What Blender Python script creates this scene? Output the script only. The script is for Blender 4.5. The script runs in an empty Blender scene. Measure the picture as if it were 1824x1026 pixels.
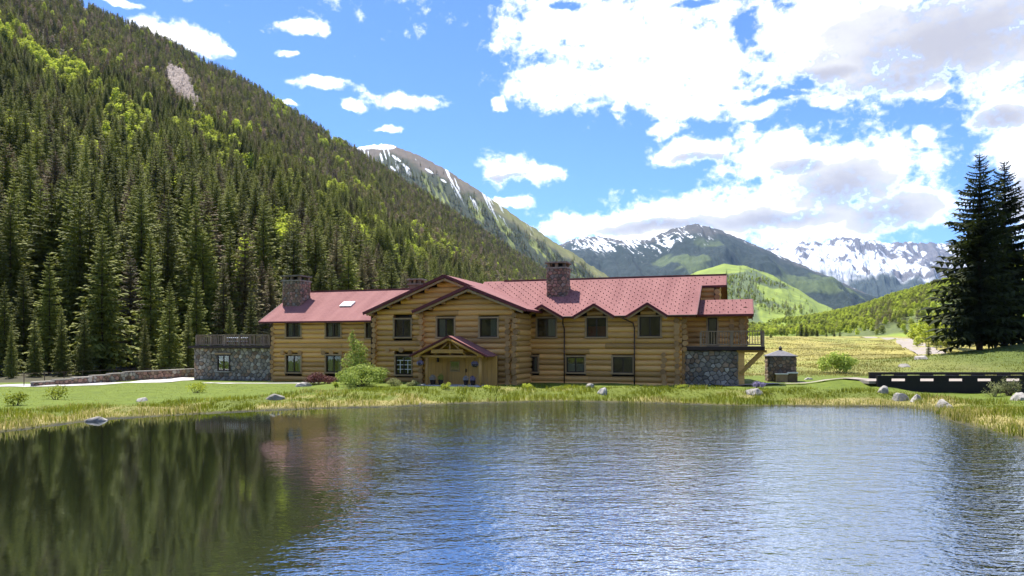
import bpy, bmesh, math, random
import numpy as np
from mathutils import Vector, Matrix

random.seed(7)
RNG = np.random.default_rng(11)
C = bpy.context.scene.collection
SC = bpy.context.scene

# ------------------------------------------------------------------ camera
F, CX, HY, HC = 1250.0, 912.0, 615.0, 3.8      # focal length in photo pixels, principal column, horizon row, eye height
cam = bpy.data.cameras.new('camera')
cam.sensor_width = 36.0
cam.lens = 36.0 * F / 1824.0
cam.shift_y = (HY - 513.0) / 1824.0
cam.clip_start = 0.1
cam.clip_end = 40000
camo = bpy.data.objects.new('camera', cam)
camo.location = (0, 0, HC)
camo.rotation_euler = (math.radians(90), 0, 0)
C.objects.link(camo)
SC.camera = camo

# ------------------------------------------------------------------ light
SUN_AZ = math.radians(-30)      # direction to the sun, measured from +Y (into the picture) towards +X
SUN_EL = math.radians(64)
sun = bpy.data.lights.new('sun', 'SUN')
sun.energy = 4.2
sun.angle = math.radians(0.53)
sun.color = (1.0, 0.95, 0.87)
suno = bpy.data.objects.new('sun', sun)
to_sun = Vector((math.sin(SUN_AZ) * math.cos(SUN_EL), math.cos(SUN_AZ) * math.cos(SUN_EL), math.sin(SUN_EL)))
suno.rotation_euler = to_sun.to_track_quat('Z', 'Y').to_euler()
suno.location = (0, 0, 300)
C.objects.link(suno)
SKY_STRENGTH = 0.15
EXPOSURE = 1.2
SC.view_settings.view_transform = 'Standard'
SC.view_settings.look = 'None'
SC.view_settings.exposure = EXPOSURE
SC.view_settings.gamma = 1.0
SC.view_settings.use_curve_mapping = False
cy = SC.cycles
cy.max_bounces = 7
cy.diffuse_bounces = 3
cy.glossy_bounces = 3
cy.transmission_bounces = 4
cy.transparent_max_bounces = 8
cy.volume_bounces = 0
cy.caustics_reflective = False
cy.caustics_refractive = False
cy.sample_clamp_indirect = 4.0
cy.use_denoising = True
cy.use_adaptive_sampling = True
cy.adaptive_threshold = 0.015


# ------------------------------------------------------------------ world: blue sky with fair-weather cumulus
def az_el(px, py):
    x, y, z = (px - CX) / F, 1.0, (HY - py) / F
    return math.atan2(x, y), math.atan2(z, math.hypot(x, y))


CLOUDS = [  # photo column, row, half width, half height: anchors of the cumulus masses
    (1000, 50, 125, 70), (1110, 70, 170, 95), (985, 150, 85, 42), (1120, 135, 165, 62), (1250, 95, 150, 100),
    (1255, 182, 120, 30), (1340, 198, 62, 17), (1500, 50, 220, 100), (1470, 125, 130, 50), (1700, 60, 270, 110), (1900, 80, 220, 130),
    (1800, 200, 70, 45), (1815, 262, 60, 60), (1845, 350, 62, 80),
    (1500, 315, 165, 72), (1370, 275, 95, 52), (1235, 268, 90, 25), (1188, 230, 44, 13), (1575, 300, 62, 50), (1630, 372, 75, 50),
    (1190, 385, 150, 38), (1350, 372, 220, 50), (1060, 400, 100, 26), (1480, 390, 210, 46), (1150, 415, 140, 32), (1010, 392, 36, 22),
    (897, 300, 46, 24), (968, 308, 44, 15), (905, 356, 50, 12), (722, 180, 58, 15), (622, 188, 22, 11), (582, 154, 50, 9),
    (522, 46, 46, 12), (335, 80, 62, 20), (285, 62, 60, 26), (385, 90, 30, 10), (685, 229, 25, 7), (1640, 242, 20, 20), (1665, 158, 26, 16),
    (208, 7, 32, 7), (890, 186, 13, 14), (1107, 186, 18, 14), (514, 96, 18, 8), (520, 182, 22, 5), (1235, 200, 40, 10), (1480, 180, 40, 14)]
HOLES = [(1335, 48, 36, 46), (1395, 170, 90, 9), (1440, 152, 40, 16), (1240, 8, 60, 8), (1015, 12, 34, 10)]
GREY = [(1690, 72, 300, 85), (1500, 335, 110, 45), (1620, 140, 160, 30), (1370, 388, 150, 16), (1590, 378, 90, 34), (1790, 215, 60, 20), (1840, 350, 50, 40), (1180, 405, 120, 12), (1480, 130, 90, 18), (1250, 285, 70, 8), (1420, 300, 60, 14), (900, 315, 40, 6)]


def build_world():
    w = bpy.data.worlds.new('World')
    SC.world = w
    w.use_nodes = True
    nt = w.node_tree
    N, L = nt.nodes, nt.links
    N.clear()
    out = N.new('ShaderNodeOutputWorld')
    bg = N.new('ShaderNodeBackground')
    bg.inputs[1].default_value = SKY_STRENGTH
    L.new(bg.outputs[0], out.inputs[0])
    sky = N.new('ShaderNodeTexSky')
    sky.sky_type = 'NISHITA'
    sky.sun_disc = False
    sky.sun_elevation = SUN_EL
    sky.sun_rotation = SUN_AZ
    sky.altitude = 2600
    sky.air_density = 1.0
    sky.dust_density = 0.3
    sky.ozone_density = 2.2
    tc = N.new('ShaderNodeTexCoord')
    sp = N.new('ShaderNodeSeparateXYZ')
    L.new(tc.outputs['Generated'], sp.inputs[0])

    def math_n(op, a, b=None, c=None):
        n = N.new('ShaderNodeMath')
        n.operation = op
        for i, v in enumerate((a, b, c)):
            if v is None:
                continue
            if isinstance(v, (int, float)):
                n.inputs[i].default_value = v
            else:
                L.new(v, n.inputs[i])
        return n.outputs[0]

    az = math_n('ARCTAN2', sp.outputs[0], sp.outputs[1])
    el = math_n('ARCSINE', sp.outputs[2])
    cmb = N.new('ShaderNodeCombineXYZ')
    L.new(az, cmb.inputs[0])
    L.new(el, cmb.inputs[1])

    def noise_n(vec, scale, detail, rough, loc=(0, 0, 0), sy=1.0, dist=0.0):
        m = N.new('ShaderNodeMapping')
        m.inputs['Location'].default_value = loc
        m.inputs['Scale'].default_value = (1, sy, 1)
        L.new(vec, m.inputs[0])
        n = N.new('ShaderNodeTexNoise')
        n.inputs['Scale'].default_value = scale
        n.inputs['Detail'].default_value = detail
        n.inputs['Roughness'].default_value = rough
        n.inputs['Distortion'].default_value = dist
        L.new(m.outputs[0], n.inputs['Vector'])
        return n

    # a gentle warp so that no anchor reads as an ellipse
    wn = noise_n(cmb.outputs[0], 14, 4, 0.55)
    sub = N.new('ShaderNodeVectorMath')
    sub.operation = 'SUBTRACT'
    L.new(wn.outputs['Color'], sub.inputs[0])
    sub.inputs[1].default_value = (0.5, 0.5, 0.5)
    wa = N.new('ShaderNodeVectorMath')
    wa.operation = 'MULTIPLY_ADD'
    L.new(sub.outputs[0], wa.inputs[0])
    wa.inputs[1].default_value = (0.055, 0.035, 0)
    L.new(cmb.outputs[0], wa.inputs[2])
    P = wa.outputs[0]
    flat = N.new('ShaderNodeVectorMath')
    flat.operation = 'MULTIPLY'
    L.new(P, flat.inputs[0])
    flat.inputs[1].default_value = (1, 1, 0)
    P = flat.outputs[0]

    def blobs(lst, vec):
        cur = None
        for (px, py, rx, ry) in lst:
            a0, e0 = az_el(px, py)
            a1, _ = az_el(px + rx, py)
            _, e1 = az_el(px, py - ry)
            ra, re = abs(a1 - a0), abs(e1 - e0)
            m = N.new('ShaderNodeVectorMath')
            m.operation = 'MULTIPLY_ADD'
            L.new(vec, m.inputs[0])
            m.inputs[1].default_value = (1 / ra, 1 / re, 0)
            m.inputs[2].default_value = (-a0 / ra, -e0 / re, 0)
            ln = N.new('ShaderNodeVectorMath')
            ln.operation = 'LENGTH'
            L.new(m.outputs[0], ln.inputs[0])
            cur = ln.outputs['Value'] if cur is None else math_n('MINIMUM', cur, ln.outputs['Value'])
        return cur

    dC = blobs(CLOUDS, P)
    dH = blobs(HOLES, P)
    dG = blobs(GREY, P)
    # beyond the picture the same kind of scattered cloud goes on
    gn = noise_n(tc.outputs['Generated'], 2.6, 5, 0.55, (3.1, 0.4, 1.7), 1.0)
    gfield = math_n('MULTIPLY_ADD', gn.outputs['Fac'], 4.0, -2.3)
    absaz = math_n('ABSOLUTE', az)
    o1 = math_n('MULTIPLY_ADD', absaz, 6.0, -4.6)
    o2 = math_n('MULTIPLY_ADD', el, 6.0, -3.0)
    outside = math_n('MINIMUM', math_n('MAXIMUM', math_n('MAXIMUM', o1, o2), -1.0), 0.6)
    gfield = math_n('MINIMUM', gfield, outside)
    field = math_n('SUBTRACT', 1.0, dC)
    field = math_n('MINIMUM', field, math_n('MULTIPLY_ADD', dH, 0.8, -0.62))
    field = math_n('MAXIMUM', field, gfield)
    n1 = noise_n(cmb.outputs[0], 26, 9, 0.54, (1.3, 7.7, 0), 1.25, 0.2)
    n2 = noise_n(cmb.outputs[0], 11, 3, 0.5, (4.3, 2.2, 0), 1.5)
    n4 = noise_n(cmb.outputs[0], 85, 5, 0.6, (2.7, 5.1, 0), 1.2, 0.3)
    nn = math_n('MULTIPLY_ADD', n4.outputs['Fac'], 1.25, -0.625)
    nn = math_n('ADD', nn, math_n('MULTIPLY_ADD', n1.outputs['Fac'], 2.1, -1.05))
    nn = math_n('ADD', nn, math_n('MULTIPLY_ADD', n2.outputs['Fac'], 1.1, -0.55))
    dens = math_n('ADD', math_n('ADD', field, 0.13), nn)
    mr = N.new('ShaderNodeMapRange')
    mr.interpolation_type = 'SMOOTHSTEP'
    mr.inputs['From Min'].default_value = -0.14
    mr.inputs['From Max'].default_value = 0.85
    L.new(dens, mr.inputs['Value'])
    # thick parts and flat bases are grey-violet, rims and tops are white
    gr = math_n('SUBTRACT', 1.0, dG)
    n3 = noise_n(cmb.outputs[0], 17, 6, 0.6, (9.3, 1.1, 0), 1.9)
    gr = math_n('ADD', gr, math_n('MULTIPLY_ADD', n3.outputs['Fac'], 1.0, -0.5))
    mg = N.new('ShaderNodeMapRange')
    mg.interpolation_type = 'SMOOTHSTEP'
    mg.inputs['From Min'].default_value = -0.35
    mg.inputs['From Max'].default_value = 0.9
    L.new(gr, mg.inputs['Value'])
    ccol = N.new('ShaderNodeMix')
    ccol.data_type = 'RGBA'
    ccol.inputs[6].default_value = (7.0, 7.0, 7.1, 1)
    ccol.inputs[7].default_value = (1.95, 1.93, 2.15, 1)
    core = N.new('ShaderNodeMapRange')
    core.interpolation_type = 'SMOOTHSTEP'
    core.inputs['From Min'].default_value = 0.2
    core.inputs['From Max'].default_value = 0.75
    L.new(dens, core.inputs['Value'])
    shade = math_n('MULTIPLY', mg.outputs[0], core.outputs[0])
    # sunlit billows fall off quickly to the duller white of thick cloud, then slowly to the grey of its base
    thick = N.new('ShaderNodeMix')
    thick.data_type = 'RGBA'
    thick.inputs[6].default_value = (7.0, 7.0, 7.1, 1)
    thick.inputs[7].default_value = (3.15, 3.15, 3.2, 1)
    fast = N.new('ShaderNodeMapRange')
    fast.inputs['From Max'].default_value = 0.22
    L.new(shade, fast.inputs['Value'])
    L.new(fast.outputs[0], thick.inputs[0])
    L.new(thick.outputs[2], ccol.inputs[6])
    L.new(shade, ccol.inputs[0])
    tint = N.new('ShaderNodeVectorMath')
    tint.operation = 'MULTIPLY'
    L.new(sky.outputs[0], tint.inputs[0])
    tint.inputs[1].default_value = (0.41, 0.53, 0.72)
    mix = N.new('ShaderNodeMix')
    mix.data_type = 'RGBA'
    L.new(mr.outputs[0], mix.inputs[0])
    L.new(tint.outputs[0], mix.inputs[6])
    L.new(ccol.outputs[2], mix.inputs[7])
    L.new(mix.outputs[2], bg.inputs[0])


build_world()
SC.world.cycles.sampling_method = 'MANUAL'
SC.world.cycles.sample_map_resolution = 512


# ------------------------------------------------------------------ numeric noise
def _h(ix, iy, s):
    h = (ix.astype(np.int64) * 374761393 + iy.astype(np.int64) * 668265263 + s * 1442695041) & 0x7fffffff
    h = ((h ^ (h >> 13)) * 1274126177) & 0x7fffffff
    h = h ^ (h >> 16)
    return (h & 0xffff) / 65535.0


def vnoise(x, y, s=0):
    x = np.asarray(x, float)
    y = np.asarray(y, float)
    ix, iy = np.floor(x), np.floor(y)
    fx, fy = x - ix, y - iy
    fx = fx * fx * fx * (fx * (fx * 6 - 15) + 10)
    fy = fy * fy * fy * (fy * (fy * 6 - 15) + 10)
    a, b = _h(ix, iy, s), _h(ix + 1, iy, s)
    c, d = _h(ix, iy + 1, s), _h(ix + 1, iy + 1, s)
    return (a * (1 - fx) + b * fx) * (1 - fy) + (c * (1 - fx) + d * fx) * fy


def fbm(x, y, s=0, o=5, g=0.5):
    t, a, n = 0.0, 1.0, 0.0
    for k in range(o):
        t = t + a * vnoise(x * 2 ** k + 17.3 * k, y * 2 ** k + 9.1 * k, s + k)
        n += a
        a *= g
    return t / n


def ridged(x, y, s=0, o=5, g=0.55):
    t, a, n = 0.0, 1.0, 0.0
    for k in range(o):
        t = t + a * (1 - np.abs(2 * vnoise(x * 2 ** k + 5.3 * k, y * 2 ** k + 3.1 * k, s + k) - 1))
        n += a
        a *= g
    return t / n


def sstep(a, b, x):
    t = np.clip((x - a) / (b - a), 0, 1)
    return t * t * (3 - 2 * t)


# ------------------------------------------------------------------ materials
def nmat(name):
    m = bpy.data.materials.new(name)
    m.use_nodes = True
    nt = m.node_tree
    return m, nt, nt.nodes, nt.links, nt.nodes['Principled BSDF']


def surf(name, c1, c2, rough=0.7, scale=4.0, stretch=(1, 1, 1), bump=0.0, bscale=None, rnd=0.0, spec=0.3, metal=0.0, detail=6, coords='Object', attr=None, bdist=0.02):
    """colour varied between c1 and c2 by noise, by each object's own random value and (optionally) a colour attribute"""
    m, nt, N, L, b = nmat(name)
    b.inputs['Roughness'].default_value = rough
    b.inputs['Specular IOR Level'].default_value = spec
    b.inputs['Metallic'].default_value = metal
    tc = N.new('ShaderNodeTexCoord')
    mp = N.new('ShaderNodeMapping')
    mp.inputs['Scale'].default_value = stretch
    oi = N.new('ShaderNodeObjectInfo')
    L.new(tc.outputs[coords], mp.inputs[0])
    off = N.new('ShaderNodeVectorMath')
    off.operation = 'SCALE'
    off.inputs[0].default_value = (37, 91, 53)
    L.new(oi.outputs['Random'], off.inputs['Scale'])
    if rnd:
        L.new(off.outputs[0], mp.inputs['Location'])
    n = N.new('ShaderNodeTexNoise')
    n.inputs['Scale'].default_value = scale
    n.inputs['Detail'].default_value = detail
    n.inputs['Roughness'].default_value = 0.6
    L.new(mp.outputs[0], n.inputs['Vector'])
    mx = N.new('ShaderNodeMix')
    mx.data_type = 'RGBA'
    mx.inputs[6].default_value = (*c1, 1)
    mx.inputs[7].default_value = (*c2, 1)
    mr = N.new('ShaderNodeMapRange')
    mr.inputs['From Min'].default_value = 0.3
    mr.inputs['From Max'].default_value = 0.7
    L.new(n.outputs['Fac'], mr.inputs['Value'])
    L.new(mr.outputs[0], mx.inputs[0])
    col = mx.outputs[2]
    if attr:
        at = N.new('ShaderNodeAttribute')
        at.attribute_name = attr
        mm = N.new('ShaderNodeMix')
        mm.data_type = 'RGBA'
        mm.blend_type = 'MULTIPLY'
        mm.inputs[0].default_value = 1
        L.new(col, mm.inputs[6])
        L.new(at.outputs['Color'], mm.inputs[7])
        col = mm.outputs[2]
    if rnd:
        hs = N.new('ShaderNodeHueSaturation')
        r1 = N.new('ShaderNodeMapRange')
        r1.inputs['To Min'].default_value = 1 - rnd
        r1.inputs['To Max'].default_value = 1 + rnd
        L.new(oi.outputs['Random'], r1.inputs['Value'])
        L.new(r1.outputs[0], hs.inputs['Value'])
        L.new(col, hs.inputs['Color'])
        col = hs.outputs[0]
    L.new(col, b.inputs['Base Color'])
    if bump:
        n2 = N.new('ShaderNodeTexNoise')
        n2.inputs['Scale'].default_value = bscale or scale * 3
        n2.inputs['Detail'].default_value = 5
        L.new(mp.outputs[0], n2.inputs['Vector'])
        bp = N.new('ShaderNodeBump')
        bp.inputs['Strength'].default_value = bump
        bp.inputs['Distance'].default_value = bdist
        L.new(n2.outputs['Fac'], bp.inputs['Height'])
        L.new(bp.outputs[0], b.inputs['Normal'])
    return m


def foliage(name, dark, light, dry=None, rough=0.75, trans=0.25, rnd_dry=0.0, scale=1.6):
    """leaf material: light and dark clumps, each tree its own tone, some light passing through"""
    m, nt, N, L, b = nmat(name)
    oi = N.new('ShaderNodeObjectInfo')
    tc = N.new('ShaderNodeTexCoord')
    n = N.new('ShaderNodeTexNoise')
    n.inputs['Scale'].default_value = scale
    n.inputs['Detail'].default_value = 4
    ad = N.new('ShaderNodeVectorMath')
    ad.operation = 'ADD'
    off = N.new('ShaderNodeVectorMath')
    off.operation = 'SCALE'
    off.inputs[0].default_value = (37, 91, 53)
    L.new(oi.outputs['Random'], off.inputs['Scale'])
    L.new(tc.outputs['Object'], ad.inputs[0])
    L.new(off.outputs[0], ad.inputs[1])
    L.new(ad.outputs[0], n.inputs['Vector'])
    mr = N.new('ShaderNodeMapRange')
    mr.inputs['From Min'].default_value = 0.32
    mr.inputs['From Max'].default_value = 0.68
    L.new(n.outputs['Fac'], mr.inputs['Value'])
    mx = N.new('ShaderNodeMix')
    mx.data_type = 'RGBA'
    mx.inputs[6].default_value = (*dark, 1)
    mx.inputs[7].default_value = (*light, 1)
    L.new(mr.outputs[0], mx.inputs[0])
    col = mx.outputs[2]
    if dry:
        rp = N.new('ShaderNodeMapRange')
        rp.inputs['From Min'].default_value = 1 - rnd_dry
        rp.inputs['From Max'].default_value = 1 - rnd_dry * 0.3
        L.new(oi.outputs['Random'], rp.inputs['Value'])
        m2 = N.new('ShaderNodeMix')
        m2.data_type = 'RGBA'
        L.new(rp.outputs[0], m2.inputs[0])
        L.new(col, m2.inputs[6])
        m2.inputs[7].default_value = (*dry, 1)
        col = m2.outputs[2]
    hs = N.new('ShaderNodeHueSaturation')
    frac = N.new('ShaderNodeMath')
    frac.operation = 'FRACT'
    ml = N.new('ShaderNodeMath')
    ml.operation = 'MULTIPLY'
    L.new(oi.outputs['Random'], ml.inputs[0])
    ml.inputs[1].default_value = 17.31
    L.new(ml.outputs[0], frac.inputs[0])
    r1 = N.new('ShaderNodeMapRange')
    r1.inputs['To Min'].default_value = 0.5
    r1.inputs['To Max'].default_value = 1.6
    L.new(frac.outputs[0], r1.inputs['Value'])
    L.new(r1.outputs[0], hs.inputs['Value'])
    L.new(col, hs.inputs['Color'])
    b.inputs['Roughness'].default_value = rough
    b.inputs['Specular IOR Level'].default_value = 0.25
    L.new(hs.outputs[0], b.inputs['Base Color'])
    if trans:
        tr = N.new('ShaderNodeBsdfTranslucent')
        L.new(hs.outputs[0], tr.inputs['Color'])
        ms = N.new('ShaderNodeMixShader')
        ms.inputs[0].default_value = trans
        L.new(b.outputs[0], ms.inputs[1])
        L.new(tr.outputs[0], ms.inputs[2])
        L.new(ms.outputs[0], N['Material Output'].inputs[0])
    return m


M = {}
M['log'] = surf('peeled_log', (0.66, 0.38, 0.125), (0.45, 0.255, 0.085), 0.6, 2.2, (0.5, 5, 5), 0.25, 9, rnd=0.3, spec=0.35)
M['log_end'] = surf('log_end_grain', (0.46, 0.27, 0.11), (0.27, 0.155, 0.065), 0.75, 6, (1, 1, 1), 0.2, 14, rnd=0.25)
M['core'] = surf('chinking_and_room_shade', (0.055, 0.035, 0.02), (0.035, 0.022, 0.013), 0.9, 3)  # dark filling between logs; behind panes its dark colour stands for unlit rooms
M['honey'] = surf('varnished_pine', (0.46, 0.27, 0.075), (0.34, 0.185, 0.05), 0.45, 3, (1, 1, 0.3), 0.1, 9, rnd=0.12)
M['panel'] = surf('golden_boarding', (0.54, 0.31, 0.085), (0.42, 0.23, 0.06), 0.55, 2.5, (4, 4, 0.4), 0.1, 9, rnd=0.1)
M['trim'] = surf('pale_window_trim', (0.36, 0.25, 0.13), (0.28, 0.18, 0.085), 0.6, 3, (1, 1, 1), 0.1, 9, rnd=0.1)
M['sash'] = surf('dark_sash', (0.035, 0.022, 0.018), (0.025, 0.016, 0.013), 0.45, 5)
M['fascia'] = surf('maroon_fascia', (0.12, 0.022, 0.025), (0.085, 0.016, 0.018), 0.5, 3, rnd=0.1)
M['guard'] = surf('snow_guard_metal', (0.18, 0.075, 0.073), (0.14, 0.055, 0.055), 0.6, 3)
M['deckwood'] = surf('weathered_deck_wood', (0.33, 0.25, 0.17), (0.22, 0.155, 0.10), 0.8, 4, (1, 1, 0.4), 0.15, 12, rnd=0.15)
M['darkbeam'] = surf('dark_stained_beam', (0.035, 0.02, 0.014), (0.022, 0.013, 0.01), 0.6, 4)
M['curtain'] = surf('pale_curtain', (0.55, 0.53, 0.48), (0.38, 0.37, 0.34), 0.9, 6, (6, 6, 0.3))
M['redcurtain'] = surf('red_curtain', (0.42, 0.06, 0.07), (0.28, 0.03, 0.04), 0.9, 6, (6, 6, 0.3))
M['metal'] = surf('grey_metal', (0.17, 0.165, 0.175), (0.12, 0.115, 0.125), 0.55, 4, metal=0.3)
M['pipe'] = surf('brown_downpipe', (0.075, 0.04, 0.025), (0.05, 0.028, 0.018), 0.45, 4)
M['black'] = surf('black_painted_steel', (0.011, 0.010, 0.010), (0.007, 0.006, 0.006), 0.6, 5, bump=0.1, bscale=20)
M['white'] = surf('white_paint', (0.8, 0.8, 0.78), (0.72, 0.72, 0.7), 0.5, 5)
M['mortar'] = surf('stone_mortar', (0.13, 0.12, 0.11), (0.09, 0.083, 0.075), 0.95, 6, bump=0.3)
M['stone_grey'] = surf('grey_field_stone', (0.29, 0.255, 0.205), (0.15, 0.132, 0.11), 0.9, 2.3, (1, 1, 1), 0.5, 9, rnd=0.3)
M['stone_brown'] = surf('brown_field_stone', (0.32, 0.225, 0.15), (0.17, 0.12, 0.082), 0.9, 2.3, (1, 1, 1), 0.5, 9, rnd=0.4)
M['stone_red'] = surf('red_sandstone', (0.37, 0.23, 0.17), (0.23, 0.13, 0.095), 0.9, 2.3, (1, 1, 1), 0.5, 9, rnd=0.35)
M['stone_pale'] = surf('pale_field_stone', (0.42, 0.38, 0.315), (0.27, 0.245, 0.205), 0.9, 2.3, (1, 1, 1), 0.5, 9, rnd=0.3)
M['boulder'] = surf('granite_boulder', (0.42, 0.39, 0.345), (0.19, 0.175, 0.155), 0.9, 2.0, (1, 1, 1), 0.6, 6, rnd=0.25)
M['concrete'] = surf('pale_concrete', (0.52, 0.50, 0.47), (0.42, 0.40, 0.37), 0.9, 1.2, (1, 1, 1), 0.2, 30)
M['gravel'] = surf('pale_gravel', (0.36, 0.31, 0.26), (0.26, 0.225, 0.19), 0.95, 3, (1, 1, 1), 0.3, 30)
M['cliff'] = surf('pinkish_cliff_rock', (0.36, 0.29, 0.25), (0.19, 0.155, 0.14), 0.95, 0.06, (1, 1, 3), 0.9, 0.25, bdist=2.0)
M['bark'] = surf('spruce_bark', (0.10, 0.07, 0.05), (0.05, 0.035, 0.026), 0.95, 3, (1, 1, 0.2))
M['aspen_bark'] = surf('aspen_bark', (0.55, 0.53, 0.45), (0.30, 0.28, 0.23), 0.9, 3, (1, 1, 3))
M['spruce'] = foliage('spruce_needles', (0.066, 0.084, 0.014), (0.255, 0.265, 0.042), (0.17, 0.13, 0.07), trans=0.25, rnd_dry=0.2)
M['spruce_far'] = foliage('hillside_conifer_needles', (0.095, 0.106, 0.020), (0.265, 0.265, 0.052), (0.25, 0.185, 0.125), trans=0.25, rnd_dry=0.45, scale=0.5)
M['snag'] = surf('dead_wood', (0.23, 0.20, 0.17), (0.13, 0.11, 0.095), 0.95, 2, rnd=0.25)
M['spruce_dark'] = foliage('dark_spruce_needles', (0.016, 0.026, 0.009), (0.075, 0.094, 0.022), trans=0.2)
M['aspen'] = foliage('aspen_leaves', (0.245, 0.295, 0.028), (0.44, 0.48, 0.065), trans=0.5)
M['willow'] = foliage('willow_leaves', (0.15, 0.20, 0.03), (0.36, 0.42, 0.09), trans=0.35, scale=3)
M['redleaf'] = foliage('maroon_leaves', (0.06, 0.022, 0.02), (0.13, 0.05, 0.045), trans=0.25, scale=3)
M['sage'] = foliage('grey_green_leaves', (0.15, 0.165, 0.06), (0.28, 0.29, 0.12), trans=0.3, scale=3)
M['petal_white'] = foliage('white_petals', (0.55, 0.55, 0.58), (0.8, 0.8, 0.82), trans=0.3, scale=8)
M['petal_lilac'] = foliage('lilac_petals', (0.16, 0.13, 0.25), (0.38, 0.34, 0.48), trans=0.3, scale=8)
M['grass_green'] = foliage('green_grass_blades', (0.155, 0.185, 0.014), (0.29, 0.315, 0.032), trans=0.5, scale=0.35)
M['grass_dry'] = foliage('dry_grass_blades', (0.27, 0.235, 0.07), (0.47, 0.40, 0.155), trans=0.45, scale=0.4)
M['reed'] = foliage('reed_blades', (0.22, 0.21, 0.05), (0.42, 0.38, 0.14), trans=0.4, scale=0.6)
M['meadow_blade'] = foliage('meadow_grass_blades', (0.36, 0.33, 0.08), (0.54, 0.46, 0.17), trans=0.5, scale=0.12)
M['ground'] = surf('soil_and_turf', (1.25, 1.22, 1.15), (0.72, 0.76, 0.7), 0.95, 1.4, (1, 1, 1), 0.5, 5, attr='Col', detail=9, bdist=0.08)
M['mountain'] = surf('mountain_cover', (1.3, 1.28, 1.25), (0.68, 0.72, 0.75), 0.95, 0.02, (1, 1, 1), 0.0, attr='Col', detail=10)
M['hillfloor'] = surf('forest_floor', (1.3, 1.28, 1.2), (0.62, 0.66, 0.62), 0.95, 0.15, (1, 1, 1), 0.0, attr='Col', detail=9)


def roof_mat():
    m, nt, N, L, b = nmat('faded_red_shingle')
    tc = N.new('ShaderNodeTexCoord')
    br = N.new('ShaderNodeTexBrick')
    br.offset = 0.5
    br.inputs['Scale'].default_value = 1.0
    br.inputs['Brick Width'].default_value = 0.4
    br.inputs['Row Height'].default_value = 0.22
    br.inputs['Mortar Size'].default_value = 0.012
    br.inputs['Color1'].default_value = (0.25, 0.110, 0.104, 1)
    br.inputs['Color2'].default_value = (0.215, 0.090, 0.086, 1)
    br.inputs['Mortar'].default_value = (0.17, 0.062, 0.06, 1)
    L.new(tc.outputs['UV'], br.inputs['Vector'])
    mp = N.new('ShaderNodeMapping')
    mp.inputs['Scale'].default_value = (0.9, 0.12, 1)
    L.new(tc.outputs['UV'], mp.inputs[0])
    n = N.new('ShaderNodeTexNoise')
    n.inputs['Scale'].default_value = 1.0
    n.inputs['Detail'].default_value = 7
    L.new(mp.outputs[0], n.inputs['Vector'])
    mr = N.new('ShaderNodeMapRange')
    mr.inputs['From Min'].default_value = 0.35
    mr.inputs['From Max'].default_value = 0.7
    mr.inputs['To Max'].default_value = 0.55
    L.new(n.outputs['Fac'], mr.inputs['Value'])
    mx = N.new('ShaderNodeMix')
    mx.data_type = 'RGBA'
    L.new(mr.outputs[0], mx.inputs[0])
    L.new(br.outputs['Color'], mx.inputs[6])
    mx.inputs[7].default_value = (0.36, 0.175, 0.158, 1)
    L.new(mx.outputs[2], b.inputs['Base Color'])
    b.inputs['Roughness'].default_value = 0.85
    b.inputs['Specular IOR Level'].default_value = 0.15
    bp = N.new('ShaderNodeBump')
    bp.inputs['Strength'].default_value = 0.5
    bp.inputs['Distance'].default_value = 0.02
    bp.invert = True
    L.new(br.outputs['Fac'], bp.inputs['Height'])
    L.new(bp.outputs[0], b.inputs['Normal'])
    return m


def glass_mat():
    m, nt, N, L, b = nmat('window_glass')
    N.remove(b)
    fr = N.new('ShaderNodeFresnel')
    fr.inputs['IOR'].default_value = 1.5
    mr = N.new('ShaderNodeMapRange')
    mr.inputs['To Min'].default_value = 0.03
    mr.inputs['To Max'].default_value = 1.0
    L.new(fr.outputs[0], mr.inputs['Value'])
    tr = N.new('ShaderNodeBsdfTransparent')
    tr.inputs[0].default_value = (0.72, 0.76, 0.74, 1)
    gl = N.new('ShaderNodeBsdfGlossy')
    gl.inputs['Roughness'].default_value = 0.015
    nz = N.new('ShaderNodeTexNoise')
    nz.inputs['Scale'].default_value = 2.0
    tc = N.new('ShaderNodeTexCoord')
    L.new(tc.outputs['Object'], nz.inputs['Vector'])
    bp = N.new('ShaderNodeBump')
    bp.inputs['Strength'].default_value = 0.12
    bp.inputs['Distance'].default_value = 0.02
    L.new(nz.outputs['Fac'], bp.inputs['Height'])
    L.new(bp.outputs[0], gl.inputs['Normal'])
    ms = N.new('ShaderNodeMixShader')
    L.new(mr.outputs[0], ms.inputs[0])
    L.new(tr.outputs[0], ms.inputs[1])
    L.new(gl.outputs[0], ms.inputs[2])
    L.new(ms.outputs[0], N['Material Output'].inputs[0])
    return m


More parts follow.
